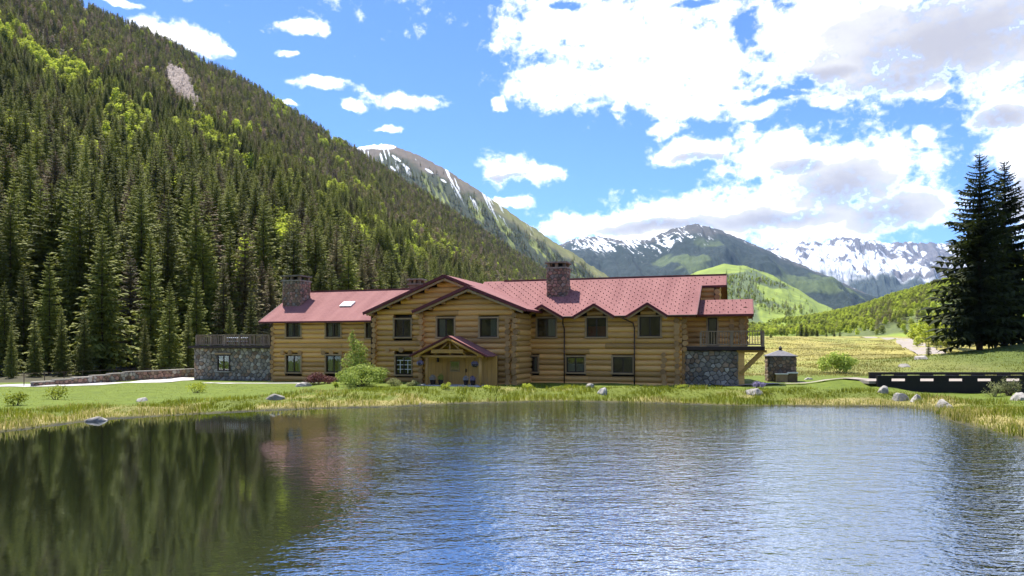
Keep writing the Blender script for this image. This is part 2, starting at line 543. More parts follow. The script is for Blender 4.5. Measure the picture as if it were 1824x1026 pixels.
def water_mat():
    m, nt, N, L, b = nmat('lake_water')
    b.inputs['Base Color'].default_value = (0.016, 0.019, 0.008, 1)
    b.inputs['Roughness'].default_value = 0.03
    b.inputs['IOR'].default_value = 1.7
    b.inputs['Specular IOR Level'].default_value = 0.6
    tc = N.new('ShaderNodeTexCoord')
    sp = N.new('ShaderNodeSeparateXYZ')
    L.new(tc.outputs['Object'], sp.inputs[0])

    def mn(op, a, bb=None, c=None):
        n = N.new('ShaderNodeMath')
        n.operation = op
        for i, v in enumerate((a, bb, c)):
            if v is None:
                continue
            if isinstance(v, (int, float)):
                n.inputs[i].default_value = v
            else:
                L.new(v, n.inputs[i])
        return n.outputs[0]

    def nz(scale, detail, st, rough=0.5):
        mp = N.new('ShaderNodeMapping')
        mp.inputs['Scale'].default_value = st
        L.new(tc.outputs['Object'], mp.inputs[0])
        n = N.new('ShaderNodeTexNoise')
        n.inputs['Scale'].default_value = scale
        n.inputs['Detail'].default_value = detail
        n.inputs['Roughness'].default_value = rough
        L.new(mp.outputs[0], n.inputs['Vector'])
        return n.outputs['Fac']

    # the wind reaches the open water only: a calm lee along the wooded side
    edge = mn('MULTIPLY_ADD', sp.outputs[1], 0.18, sp.outputs[0])
    edge = mn('ADD', edge, mn('MULTIPLY_ADD', nz(0.16, 3, (1, 0.6, 1)), 9.0, -4.5))
    mr = N.new('ShaderNodeMapRange')
    mr.interpolation_type = 'SMOOTHSTEP'
    mr.inputs['From Min'].default_value = -4.5
    mr.inputs['From Max'].default_value = 3.5
    mr.inputs['To Min'].default_value = 0.035
    mr.inputs['To Max'].default_value = 1.0
    L.new(edge, mr.inputs['Value'])
    w1 = nz(2.5, 3, (0.75, 1.25, 1), 0.6)
    w2 = nz(7.5, 2, (0.7, 1.3, 1))
    w3 = nz(0.5, 2, (0.8, 1.4, 1))
    hgt = mn('ADD', mn('MULTIPLY', w1, 0.040), mn('ADD', mn('MULTIPLY', w2, 0.015), mn('MULTIPLY', w3, 0.05)))
    hgt = mn('MULTIPLY', hgt, mr.outputs[0])
    bp = N.new('ShaderNodeBump')
    bp.inputs['Strength'].default_value = 1.0
    bp.inputs['Distance'].default_value = 1.0
    L.new(hgt, bp.inputs['Height'])
    L.new(bp.outputs[0], b.inputs['Normal'])
    gl = N.new('ShaderNodeBsdfGlossy')
    gl.inputs['Roughness'].default_value = 0.03
    gl.inputs['Color'].default_value = (0.80, 0.90, 1.0, 1)
    L.new(bp.outputs[0], gl.inputs['Normal'])
    ms = N.new('ShaderNodeMixShader')
    ms.inputs[0].default_value = 0.44
    L.new(b.outputs[0], ms.inputs[1])
    L.new(gl.outputs[0], ms.inputs[2])
    L.new(ms.outputs[0], N['Material Output'].inputs[0])
    return m


M['roof'] = roof_mat()
M['glass'] = glass_mat()
M['water'] = water_mat()


# ------------------------------------------------------------------ object helpers
def tag(o, label=None, cat=None, group=None, kind=None):
    if label:
        o['label'] = label
    if cat:
        o['category'] = cat
    if group:
        o['group'] = group
    if kind:
        o['kind'] = kind
    return o


def link(name, data, parent=None, loc=(0, 0, 0), rot=(0, 0, 0), scale=(1, 1, 1)):
    o = bpy.data.objects.new(name, data)
    C.objects.link(o)
    o.location, o.rotation_euler, o.scale = loc, rot, scale
    if parent:
        o.parent = parent
    return o


def empty(name, loc=(0, 0, 0), rz=0.0):
    o = link(name, None, None, loc, (0, 0, rz))
    o.empty_display_size = 0.3
    return o


def mesh(name, verts, faces, mat=None, smooth=False):
    me = bpy.data.meshes.new(name)
    me.from_pydata([tuple(v) for v in verts], [], faces)
    if mat is not None:
        for mm in (mat if isinstance(mat, (list, tuple)) else [mat]):
            me.materials.append(mm)
    if smooth:
        me.polygons.foreach_set('use_smooth', [True] * len(me.polygons))
    me.update()
    return me


def np_mesh(name, V, T, mat=None, smooth=False):
    """mesh from numpy arrays; T is an (n, k) array of equal-sided faces"""
    me = bpy.data.meshes.new(name)
    V = np.ascontiguousarray(V, np.float32)
    T = np.ascontiguousarray(T, np.int32)
    me.vertices.add(len(V))
    me.vertices.foreach_set('co', V.ravel())
    n, k = T.shape
    me.loops.add(n * k)
    me.loops.foreach_set('vertex_index', T.ravel())
    me.polygons.add(n)
    me.polygons.foreach_set('loop_start', np.arange(0, n * k, k, dtype=np.int32))
    if smooth:
        me.polygons.foreach_set('use_smooth', np.ones(n, bool))
    if mat is not None:
        me.materials.append(mat)
    me.update(calc_edges=True)
    return me


def set_col(me, rgb):
    a = me.color_attributes.new('Col', 'FLOAT_COLOR', 'POINT')
    d = np.ones((len(rgb), 4), np.float32)
    d[:, :3] = rgb
    a.data.foreach_set('color', d.ravel())


class MB:
    def __init__(self):
        self.v, self.f = [], []

    def box(self, c, s, rz=0.0):
        x, y, z = c
        a, b, d = s[0] / 2, s[1] / 2, s[2] / 2
        n = len(self.v)
        cs, sn = math.cos(rz), math.sin(rz)
        for dx, dy, dz in ((-a, -b, -d), (a, -b, -d), (a, b, -d), (-a, b, -d), (-a, -b, d), (a, -b, d), (a, b, d), (-a, b, d)):
            self.v.append((x + dx * cs - dy * sn, y + dx * sn + dy * cs, z + dz))
        self.f += [(n, n + 3, n + 2, n + 1), (n + 4, n + 5, n + 6, n + 7), (n, n + 1, n + 5, n + 4), (n + 1, n + 2, n + 6, n + 5), (n + 2, n + 3, n + 7, n + 6), (n + 3, n, n + 4, n + 7)]
        return self

    def bar(self, p, q, w, h):
        """square bar between two points, h measured in the vertical plane"""
        p, q = Vector(p), Vector(q)
        d = (q - p).normalized()
        side = d.cross(Vector((0, 0, 1)))
        side = side.normalized() if side.length > 1e-4 else Vector((1, 0, 0))
        up = side.cross(d).normalized()
        n = len(self.v)
        for e in (p, q):
            for a, b in ((-1, -1), (1, -1), (1, 1), (-1, 1)):
                self.v.append(tuple(e + side * (a * w / 2) + up * (b * h / 2)))
        self.f += [(n, n + 1, n + 2, n + 3), (n + 7, n + 6, n + 5, n + 4)]
        for i in range(4):
            j = (i + 1) % 4
            self.f.append((n + i, n + 4 + i, n + 4 + j, n + j))
        return self

    def cyl(self, p, q, r0, r1=None, k=10, cap=True):
        r1 = r0 if r1 is None else r1
        p, q = Vector(p), Vector(q)
        d = (q - p).normalized()
        a = d.orthogonal().normalized()
        b = d.cross(a)
        n = len(self.v)
        for e, r in ((p, r0), (q, r1)):
            for i in range(k):
                t = 2 * math.pi * i / k
                self.v.append(tuple(e + a * (r * math.cos(t)) + b * (r * math.sin(t))))
        for i in range(k):
            j = (i + 1) % k
            self.f.append((n + i, n + j, n + k + j, n + k + i))
        if cap:
            self.f += [tuple(n + i for i in range(k))[::-1], tuple(n + k + i for i in range(k))]
        return self

    def prism(self, pts, off):
        """flat polygon (list of 3d points) given thickness by the vector off"""
        n, k = len(self.v), len(pts)
        o = Vector(off)
        self.v += [tuple(p) for p in pts] + [tuple(Vector(p) + o) for p in pts]
        self.f += [tuple(range(n, n + k)), tuple(range(n + 2 * k - 1, n + k - 1, -1))]
        for i in range(k):
            j = (i + 1) % k
            self.f.append((n + i, n + k + i, n + k + j, n + j))
        return self

    def build(self, name, mat, parent=None, smooth=False, **kw):
        me = mesh(name, self.v, self.f, mat, smooth)
        bm = bmesh.new()
        bm.from_mesh(me)
        bmesh.ops.recalc_face_normals(bm, faces=bm.faces)
        bm.to_mesh(me)
        bm.free()
        return link(name, me, parent, **kw)


def W(px, py, D):
    return ((px - CX) / F * D, D, HC + (HY - py) / F * D)


def proj(p):
    p = np.asarray(p, float)
    return CX + F * p[..., 0] / p[..., 1], HY - F * (p[..., 2] - HC) / p[..., 1]


# ------------------------------------------------------------------ the ground sheet
SHORE = [(-70, -90), (-46, -40), (-42, 0), (-36, 20)] + [W(px, 0, F * HC / (py - HY))[:2] for px, py in
         ((0, 771), (100, 757), (200, 746), (330, 739), (480, 731), (600, 727), (700, 725), (820, 719), (1000, 715), (1150, 718), (1300, 723),
          (1450, 724), (1600, 725), (1655, 731), (1675, 742), (1700, 752), (1760, 768), (1824, 783))] + [(28, 20), (33, 0), (38, -40), (55, -90)]
SHORE = np.array(SHORE, float)


def shore_dist(x, y):
    """signed distance to the shoreline, positive on land"""
    x, y = np.asarray(x, float), np.asarray(y, float)
    d = np.full(x.shape, 1e9)
    inside = np.zeros(x.shape, bool)
    n = len(SHORE)
    for i in range(n):
        ax, ay = SHORE[i]
        bx, by = SHORE[(i + 1) % n]
        vx, vy = bx - ax, by - ay
        t = np.clip(((x - ax) * vx + (y - ay) * vy) / (vx * vx + vy * vy), 0, 1)
        d = np.minimum(d, np.hypot(x - ax - t * vx, y - ay - t * vy))
        cond = ((ay > y) != (by > y)) & (x < (bx - ax) * (y - ay) / (by - ay + 1e-12) + ax)
        inside ^= cond
    return np.where(inside, -d, d)


TH = math.radians(18)
cT, sT = math.cos(TH), math.sin(TH)
ZB = 0.65


def ground_z(x, y):
    x, y = np.asarray(x, float), np.asarray(y, float)
    sd = shore_dist(x, y) + (fbm(x * 0.5, y * 0.5, 5, 3) - 0.5) * 0.7
    wide = np.where(x < -18, 9.0, 6.0)
    base = 0.62 - 0.36 * sstep(-8, -26, x)
    land = 0.04 + base * sstep(-0.3, wide, sd) + (fbm(x * 0.35, y * 0.35, 9, 4) - 0.5) * 0.28 * sstep(0, 3, sd) * sstep(3.5, 7, np.abs(y - 66) + np.maximum(0, np.abs(x) - 22))
    bed = np.maximum(-2.5, sd * 0.35)
    z = np.where(sd > 0, np.maximum(land, 0.02 + 0.05 * np.minimum(sd, 1)), bed)
    up = np.maximum(0, y - 72)
    rise = np.where(up < 330, up * 0.024, 330 * 0.024 + (up - 330) * 0.0135)
    rise = rise * sstep(-60, 20, x + 0.0 * y) + np.maximum(0, y - 90) * 0.02 * (1 - sstep(-60, 20, x))
    z = z + np.where(sd > 0, rise, 0)
    z = z + np.where(sd > 0, 0.66 * np.exp(-((x - 25.5) / 3.2) ** 2 - ((y - 52.6) / 2.4) ** 2) - 0.28 * sstep(26.5, 29, x) * sstep(60, 56, y), 0)
    # grassy knoll carrying the two tall spruces, right of the bridge
    kd = np.hypot((x - 76) / 25.0, (y - 89) / 17.0)
    z = z + np.where(sd > 0, 3.7 * np.exp(-kd ** 2 * 1.6), 0)
    z = z + np.where(sd > 0, (fbm(x * 0.06, y * 0.06, 21, 4) - 0.5) * 2.2 * sstep(85, 160, y), 0)
    return z


GREEN = np.array((0.105, 0.13, 0.014))
LAWN = np.array((0.105, 0.142, 0.011))
DRY = np.array((0.26, 0.22, 0.08))
MEAD = np.array((0.275, 0.238, 0.062))
BED = np.array((0.035, 0.034, 0.018))


def build_ground():
    ys = np.concatenate([np.linspace(-240, 20, 60, endpoint=False), np.linspace(20, 80, 170, endpoint=False), np.geomspace(80, 14000, 150)])
    us = np.linspace(-1, 1, 330)
    us = np.sign(us) * (0.55 * np.abs(us) + 0.45 * np.abs(us) ** 3)
    Wd = np.maximum(np.where(ys < -60, 220, 100), ys * 1.35)
    X = us[None, :] * Wd[:, None]
    Y = np.repeat(ys[:, None], len(us), 1)
    Z = ground_z(X, Y)
    V = np.stack([X, Y, Z], -1).reshape(-1, 3)
    r, c = X.shape
    idx = np.arange(r * c).reshape(r, c)
    T = np.stack([idx[:-1, :-1], idx[:-1, 1:], idx[1:, 1:], idx[1:, :-1]], -1).reshape(-1, 4)
    me = np_mesh('ground', V, T, M['ground'], True)
    x, y = V[:, 0], V[:, 1]
    sd = shore_dist(x, y)
    n1 = fbm(x * 0.25, y * 0.25, 31, 4)
    n2 = fbm(x * 0.05, y * 0.05, 33, 4)
    lawn = sstep(4.5, 6.5, sd + (n1 - 0.5) * 4) * sstep(75, 64, y)
    col = GREEN[None] * np.ones((len(x), 1))
    dry = sstep(0.42, 0.6, n1 + 0.25 * sstep(3.5, 0.8, sd) - 0.12)[:, None]
    col = col * (1 - dry) + DRY * dry
    col = col * (1 - lawn[:, None]) + LAWN * lawn[:, None]
    md = (sstep(68, 88, y) * sstep(0, 18, x))[:, None]
    mc = MEAD * (0.8 + 0.5 * n2[:, None]) * (1 - sstep(0.5, 0.62, n1)[:, None] * 0.35) + np.array((0.0, 0.03, 0.0)) * sstep(0.55, 0.4, n2)[:, None]
    col = col * (1 - md) + mc * md
    kn = np.clip(1.7 * np.exp(-np.hypot((x - 76) / 30.0, (y - 86) / 21.0) ** 2 * 1.3), 0, 1)[:, None]
    col = col * (1 - kn) + np.array((0.085, 0.115, 0.02)) * kn
    far = (sstep(380, 520, y) * sstep(0, 60, x))[:, None]
    col = col * (1 - far) + np.array((0.22, 0.26, 0.045)) * far
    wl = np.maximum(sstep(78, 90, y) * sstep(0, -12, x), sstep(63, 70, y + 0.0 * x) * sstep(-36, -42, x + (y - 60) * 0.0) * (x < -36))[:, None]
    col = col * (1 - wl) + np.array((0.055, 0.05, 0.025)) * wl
    mud = (sstep(0.9, 0.3, sd) * (y < 62))[:, None]
    col = col * (1 - mud) + np.array((0.075, 0.068, 0.028)) * mud
    bed = (sd < 0.05)[:, None]
    col = np.where(bed, BED, col)
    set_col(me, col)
    tag(link('ground', me), kind='structure')


build_ground()
wv = [(-75, -95, 0), (75, -95, 0), (75, 60, 0), (-75, 60, 0)]
tag(link('lake_water', mesh('lake_water', wv, [(0, 1, 2, 3)], M['water'])), kind='structure')


def gz(x, y):
    return float(ground_z(np.array([x]), np.array([y]))[0])


def ribbon(name, pts, widths, mat, lift=0.02, n=60):
    """a path laid on the ground: centre points, widths"""
    P = np.array(pts, float)
    t = np.linspace(0, len(P) - 1, n)
    cx = np.interp(t, range(len(P)), P[:, 0])
    cyy = np.interp(t, range(len(P)), P[:, 1])
    k = np.ones(5) / 5
    cx[2:-2] = np.convolve(cx, k, 'valid')
    cyy[2:-2] = np.convolve(cyy, k, 'valid')
    wd = np.interp(t, range(len(P)), widths)
    dx, dy = np.gradient(cx), np.gradient(cyy)
    ln = np.hypot(dx, dy)
    nx, ny = -dy / ln, dx / ln
    cols = np.linspace(-0.5, 0.5, 7)
    wob = 1 + 0.08 * (vnoise(t * 3, t * 0 + 2, 3) - 0.5)
    X = cx[:, None] + nx[:, None] * (wd * wob)[:, None] * cols
    Y = cyy[:, None] + ny[:, None] * (wd * wob)[:, None] * cols
    Z = ground_z(X, Y)
    Z = np.maximum(Z, Z[:, 3:4] - 0.05) + lift
    V = np.stack([X, Y, Z], -1).reshape(-1, 3)
    idx = np.arange(n * 7).reshape(n, 7)
    T = np.stack([idx[:-1, :-1], idx[:-1, 1:], idx[1:, 1:], idx[1:, :-1]], -1).reshape(-1, 4)
    return tag(link(name, np_mesh(name, V, T, mat, True)), kind='structure')


# ------------------------------------------------------------------ mountains
def ridge_mesh(name, ridge, foot, nu, nv, mat, colfn, amp=0.0, fu=6.0, fv=3.0, prof=1.0, crest=0.0, seed=0, back=0.35):
    R = np.array([W(*p) for p in ridge])
    Ft = np.array([W(*p) for p in foot])
    t = np.linspace(0, 1, nu)
    Ri = np.stack([np.interp(t, np.linspace(0, 1, len(R)), R[:, k]) for k in range(3)], -1)
    Fi = np.stack([np.interp(t, np.linspace(0, 1, len(Ft)), Ft[:, k]) for k in range(3)], -1)
    if crest:
        pxs = t * fu * 6
        Ri[:, 2] += crest * ((fbm(pxs, pxs * 0, seed + 50, 6, 0.6) - 0.5) * 2)
    a = np.linspace(0, 1, nv)
    A, Tt = np.meshgrid(a, t)
    P = Fi[:, None, :] * (1 - A[..., None]) + Ri[:, None, :] * A[..., None]
    P[..., 2] = Fi[:, None, 2] + (Ri[:, None, 2] - Fi[:, None, 2]) * A ** prof
    g = ridged(Tt * fu + 0.35 * fbm(A * 3, Tt * 9, seed + 3, 3), A * fv * 0.35, seed, 5, 0.5) - 0.55
    g2 = fbm(Tt * fu * 2.3, A * fv * 1.6, seed + 9, 5) - 0.5
    P[..., 2] += amp * (g * 1.3 + g2) * 2.2 * A ** 0.8 * (1 - A) ** 1.25
    nb = 8
    B = np.zeros((nu, nb, 3))
    for k in range(nb):
        s = (k + 1) / nb * back
        B[:, k, :2] = Ri[:, :2] + (Ri[:, :2] - Fi[:, :2]) * s
        B[:, k, 2] = Ri[:, 2] - (Ri[:, 2] - Fi[:, 2]) * s * 1.5
    full = np.concatenate([P, B], 1)
    Aa = np.concatenate([A, np.ones((nu, nb))], 1)
    Tf = np.concatenate([Tt, np.repeat(t[:, None], nb, 1)], 1)
    V = full.reshape(-1, 3)
    nt_ = nv + nb
    idx = np.arange(nu * nt_).reshape(nu, nt_)
    T = np.stack([idx[:-1, :-1], idx[1:, :-1], idx[1:, 1:], idx[:-1, 1:]], -1).reshape(-1, 4)
    me = np_mesh(name, V, T, mat, True)
    G = np.concatenate([g, np.zeros((nu, nb))], 1)
    col = colfn(Aa.ravel(), Tf.ravel(), V, G.ravel())
    set_col(me, col)
    o = tag(link(name, me), kind='structure')
    return o, P, A, Tt


def mixc(c, d, w):
    return c * (1 - w[:, None]) + np.asarray(d) * w[:, None]


def inell(px, py, lst):
    """how deep pixels lie in a list of (column, row, half width, half height, tilt) patches: 0 outside, 1 at the heart"""
    w = np.zeros(px.shape)
    for e in lst:
        cx, cy_, rx, ry = e[:4]
        tl = math.radians(e[4]) if len(e) > 4 else 0.0
        dx, dy = px - cx, py - cy_
        u = (dx * math.cos(tl) + dy * math.sin(tl)) / rx
        v = (-dx * math.sin(tl) + dy * math.cos(tl)) / ry
        w = np.maximum(w, np.clip(1.35 - np.hypot(u, v), 0, 1))
    return w


# near wooded mountainside
def col_slope(A, T, V, G):
    n = fbm(V[:, 0] * 0.02, V[:, 1] * 0.02, 61, 4)
    c = np.array((0.075, 0.068, 0.036)) * np.ones((len(A), 1))
    c = mixc(c, (0.12, 0.11, 0.055), sstep(0.45, 0.65, n))
    px, py = proj(V)
    c = mixc(c, (0.24, 0.29, 0.05), inell(px, py, [(594, 254, 22, 9, 20), (505, 203, 14, 12)]))
    c = mixc(c, (0.27, 0.215, 0.18), inell(px, py, [(322, 168, 30, 50, -28), (150, 20, 18, 10), (50, 20, 16, 10)]))
    return c


SLOPE_RIDGE = [(-420, -420, 760), (-150, -190, 800), (60, -48, 830), (150, 14, 850), (300, 80, 860), (420, 142, 880), (540, 216, 905), (640, 278, 940), (740, 340, 1010), (850, 410, 1120), (960, 480, 1260), (1060, 548, 1420)]
SLOPE_FOOT = [(-420, 640, 84), (-100, 648, 88), (120, 648, 94), (250, 645, 98), (380, 642, 102), (480, 640, 108), (580, 634, 125), (680, 628, 155), (780, 622, 210), (880, 617, 320), (990, 613, 560), (1085, 608, 1050)]
slope_o, SP, SA, ST = ridge_mesh('forested_mountainside', SLOPE_RIDGE, SLOPE_FOOT, 220, 130, M['hillfloor'], col_slope, amp=16, fu=9, fv=3, prof=1.12, seed=3)


# second ridge with snow streaks
def col_second(A, T, V, G):
    px, py = proj(V)
    n = fbm(V[:, 0] * 0.012, V[:, 2] * 0.012, 71, 5)
    n2 = fbm(T * 60, A * 7, 75, 4)
    c = np.array((0.034, 0.046, 0.024)) * np.ones((len(A), 1))
    c = mixc(c, (0.16, 0.185, 0.045), sstep(0.58, 0.68, n2) * sstep(0.95, 0.7, A) * sstep(0.15, 0.4, A))
    bare = sstep(0.80, 0.92, A + (n - 0.5) * 0.35)
    c = mixc(c, (0.135, 0.108, 0.085), bare)
    gr = sstep(0.45, 0.62, T + (n - 0.5) * .2) * bare
    c = mixc(c, (0.16, 0.16, 0.055), gr)
    st = fbm(T * 110, A * 5.0, 78, 4)
    sn = sstep(0.69, 0.72, st) * sstep(0.70, 0.86, A) * sstep(0.75, 0.45, T)
    sn = np.maximum(sn, sstep(0.965, 0.985, A + (n - 0.5) * 0.03) * sstep(0.28, 0.2, T))
    sn = np.maximum(sn, inell(px, py, [(683, 262, 36, 7), (706, 282, 16, 3.5, 36), (722, 296, 15, 3, 36), (765, 305, 14, 3, 33), (790, 322, 10, 2.5, 33), (700, 300, 9, 3, 40)]) > 0.72)
    return mixc(c, (0.8, 0.82, 0.86), np.clip(sn, 0, 1))


SEC_RIDGE = [(520, 300, 2600), (620, 268, 2500), (660, 258, 2450), (695, 257, 2400), (745, 276, 2350), (800, 305, 2300), (860, 344, 2250), (920, 386, 2200), (980, 425, 2150), (1040, 464, 2150), (1095, 500, 2150), (1180, 556, 2200)]
SEC_FOOT = [(520, 560, 1500), (700, 580, 1450), (850, 590, 1450), (950, 596, 1500), (1040, 598, 1600), (1120, 600, 1700), (1220, 602, 1800)]
_, P2, A2, T2 = ridge_mesh('snow_streaked_ridge', SEC_RIDGE, SEC_FOOT, 380, 200, M['mountain'], col_second, amp=55, fu=10, fv=3, crest=6, seed=14)


# dark central peak with snow on its left shoulder
def col_peak(A, T, V, G):
    px, py = proj(V)
    n = fbm(V[:, 0] * 0.004, V[:, 2] * 0.006, 81, 5)
    st = fbm(T * 170 + A * 22, A * 17.0, 85, 5, 0.6)
    c = np.array((0.014, 0.026, 0.022)) * np.ones((len(A), 1))
    c = mixc(c, (0.085, 0.115, 0.038), sstep(0.60, 0.72, n) * sstep(0.9, 0.6, A) * 0.8)
    bare = sstep(0.84, 0.98, A + (n - 0.5) * 0.4)
    c = mixc(c, (0.09, 0.082, 0.078), bare * 0.7)
    sn = sstep(0.61, 0.68, st - G * 0.25 + 0.24 * inell(px, py, [(1195, 425, 34, 22, -30), (1060, 436, 60, 22), (1120, 428, 30, 14)]) - 0.1) * sstep(0.62, 0.8, A) * sstep(1300, 1230, px)
    sn = np.maximum(sn, sstep(0.66, 0.72, st) * sstep(0.93, 0.98, A))
    c = mixc(c, (0.82, 0.84, 0.88), np.clip(sn, 0, 1))
    c = mixc(c, (0.075, 0.10, 0.04), sstep(0.3, 0.9, inell(px, py, [(1180, 462, 24, 5, -28), (1225, 470, 30, 4, -25)])))
    return c


PK_RIDGE = [(930, 470, 6200), (985, 442, 6000), (1020, 426, 5900), (1060, 420, 5800), (1105, 428, 5600), (1150, 427, 5300), (1195, 408, 5100), (1240, 398, 5000), (1280, 408, 4950), (1330, 430, 4800), (1390, 456, 4600), (1450, 482, 4400), (1520, 512, 4200), (1590, 542, 4000), (1660, 570, 4000)]
PK_FOOT = [(930, 585, 3300), (1100, 590, 3000), (1250, 592, 2900), (1400, 592, 2800), (1550, 592, 2800), (1700, 592, 2900)]
ridge_mesh('dark_peak', PK_RIDGE, PK_FOOT, 440, 240, M['mountain'], col_peak, amp=230, fu=8, fv=3, crest=12, seed=24)


# far snowy range
def col_snow(A, T, V, G):
    st = 0.5 * fbm(T * 60 + 9 * A + 3.0 * fbm(T * 12, A * 6, 5, 3), A * 9, 95, 5, 0.6) + 0.5 * ridged(T * 34 - 6 * A + 2.0 * fbm(T * 9, A * 5, 7, 3), A * 6, 99, 5, 0.6)
    n = fbm(V[:, 0] * 0.0022, V[:, 2] * 0.0032, 97, 5)
    c = np.array((0.55, 0.57, 0.62)) * np.ones((len(A), 1))
    rock = sstep(0.52, 0.57, st + (n - 0.5) * 0.8 + G * 0.45 - 0.20 * sstep(0.75, 0.3, A) + 0.06)
    c = mixc(c, (0.10, 0.095, 0.105), np.clip(rock, 0, 1) * 0.95)
    low = sstep(0.46, 0.28, A + (n - 0.5) * 0.5)
    return mixc(c, (0.04, 0.055, 0.05), low)


SN_RIDGE = [(1300, 480, 9400), (1340, 455, 9200), (1385, 437, 9000), (1425, 431, 8900), (1465, 432, 8800), (1500, 421, 8700), (1535, 424, 8700), (1570, 433, 8800), (1620, 432, 8900), (1665, 433, 9000), (1710, 436, 9000), (1800, 440, 9000), (1900, 452, 9000), (2050, 470, 9200)]
SN_FOOT = [(1290, 585, 6200), (1450, 588, 5600), (1600, 588, 5400), (1800, 585, 5400), (2050, 580, 5600)]
ridge_mesh('snowy_range', SN_RIDGE, SN_FOOT, 540, 220, M['mountain'], col_snow, amp=330, fu=11, fv=3, crest=30, seed=33)


# green hill in front of the peak
def col_green(A, T, V, G):
    px, py = proj(V)
    n = fbm(V[:, 0] * 0.012, V[:, 1] * 0.004, 103, 5)
    c = np.array((0.19, 0.245, 0.038)) * np.ones((len(A), 1))
    c = mixc(c, (0.085, 0.115, 0.045), sstep(0.52, 0.62, n + 0.35 * inell(px, py, [(1330, 530, 40, 40), (1400, 555, 60, 18, 20), (1370, 505, 34, 6, 12)]) - 0.12))
    return c


GR_RIDGE = [(1120, 540, 2300), (1180, 512, 2250), (1240, 484, 2200), (1290, 470, 2150), (1330, 474, 2100), (1375, 490, 2050), (1420, 515, 2000), (1460, 540, 1950), (1520, 566, 1950), (1600, 590, 1950)]
GR_FOOT = [(1080, 604, 1250), (1250, 603, 1150), (1380, 600, 1100), (1480, 600, 1150), (1620, 600, 1300)]
_, P5, A5, T5 = ridge_mesh('green_hill', GR_RIDGE, GR_FOOT, 170, 110, M['mountain'], col_green, amp=34, fu=5, fv=2, crest=3, seed=43)


# low aspen-covered slope closing the valley on the right
def col_right(A, T, V, G):
    n = fbm(V[:, 0] * 0.01, V[:, 1] * 0.004, 113, 5)
    c = np.array((0.20, 0.265, 0.035)) * np.ones((len(A), 1))
    return mixc(c, (0.10, 0.125, 0.035), sstep(0.55, 0.68, n))


RT_RIDGE = [(1330, 584, 1500), (1420, 571, 1400), (1520, 553, 1300), (1600, 527, 1150), (1670, 508, 1050), (1760, 480, 950), (1900, 440, 850), (2150, 380, 800)]
RT_FOOT = [(1300, 602, 780), (1420, 602, 640), (1540, 603, 520), (1640, 604, 430), (1760, 604, 360), (1950, 604, 300), (2250, 604, 260)]
_, P6, A6, T6 = ridge_mesh('aspen_slope', RT_RIDGE, RT_FOOT, 150, 90, M['mountain'], col_right, amp=16, fu=5, fv=2, seed=53)
# ------------------------------------------------------------------ trees
def spruce_arrays(seed, H, R, whorls, nb, segs, z0=0.05, taper=0.85, droop=0.35, jitter=0.3, full=1.0):
    """needle sprays of one spruce: drooping branches in whorls, each a spine with side sprays"""
    rg = np.random.default_rng(seed)
    V, T = [], []
    for w in range(whorls):
        f = (w + rg.uniform(-0.3, 0.3)) / whorls
        f = min(max(f, 0.0), 0.985)
        z = H * (z0 + (1 - z0) * f ** 0.92)
        L0 = R * (1 - f) ** taper * (0.55 + 0.45 * min(1, f * 9 + 0.25)) + 0.012 * H
        k = max(4, int(round(nb * (0.55 + 0.45 * (1 - f)))))
        ph = rg.uniform(0, 6.28)
        for b in range(k):
            if rg.random() > full:
                continue
            a = ph + 6.283 * b / k + rg.uniform(-0.25, 0.25)
            L = L0 * rg.uniform(1 - jitter, 1 + jitter * 0.45)
            ca, sa = math.cos(a), math.sin(a)
            up = 0.35 * f + rg.uniform(-0.1, 0.1)
            dr = droop * (1.15 - 0.8 * f) + rg.uniform(-0.08, 0.08)
            g = np.linspace(0, 1, segs + 1)
            rr = L * g
            zz = z + L * (up * g - dr * g ** 1.6 + 0.16 * g ** 4)
            wdt = L * 0.13 * (1 - 0.6 * g) + 0.02
            for s in range(segs):
                n = len(V)
                c0, c1 = rr[s], rr[s + 1]
                # hanging needle curtain under the spine
                V += [(c0 * ca, c0 * sa, zz[s]), (c1 * ca, c1 * sa, zz[s + 1]), (0.5 * (c0 + c1) * ca + rg.uniform(-.1, .1) * L * 0.3, 0.5 * (c0 + c1) * sa + rg.uniform(-.1, .1) * L * 0.3, zz[s] - wdt[s] * rg.uniform(1.3, 2.6))]
                T.append((n, n + 1, n + 2))
                for sd in (-1, 1):
                    n = len(V)
                    an = a + sd * rg.uniform(0.55, 1.0)
                    ls = L * (0.42 - 0.25 * g[s]) * rg.uniform(0.7, 1.25)
                    mx, my = 0.35 * c0 + 0.65 * c1, 0.35 * c0 + 0.65 * c1
                    V += [(c0 * ca, c0 * sa, zz[s] + 0.01 * L), (c1 * ca, c1 * sa, zz[s + 1]),
                          (mx * ca + ls * math.cos(an), my * sa + ls * math.sin(an), zz[s + 1] - ls * rg.uniform(0.15, 0.6))]
                    T.append((n, n + 1, n + 2))
    n = len(V)
    V += [(0.02 * R, 0, H * 0.94), (-0.015 * R, 0.02 * R, H * 0.94), (0, -0.02 * R, H * 0.94), (0, 0, H * 1.01)]
    T += [(n, n + 1, n + 3), (n + 1, n + 2, n + 3), (n + 2, n, n + 3)]
    return np.array(V), np.array(T)


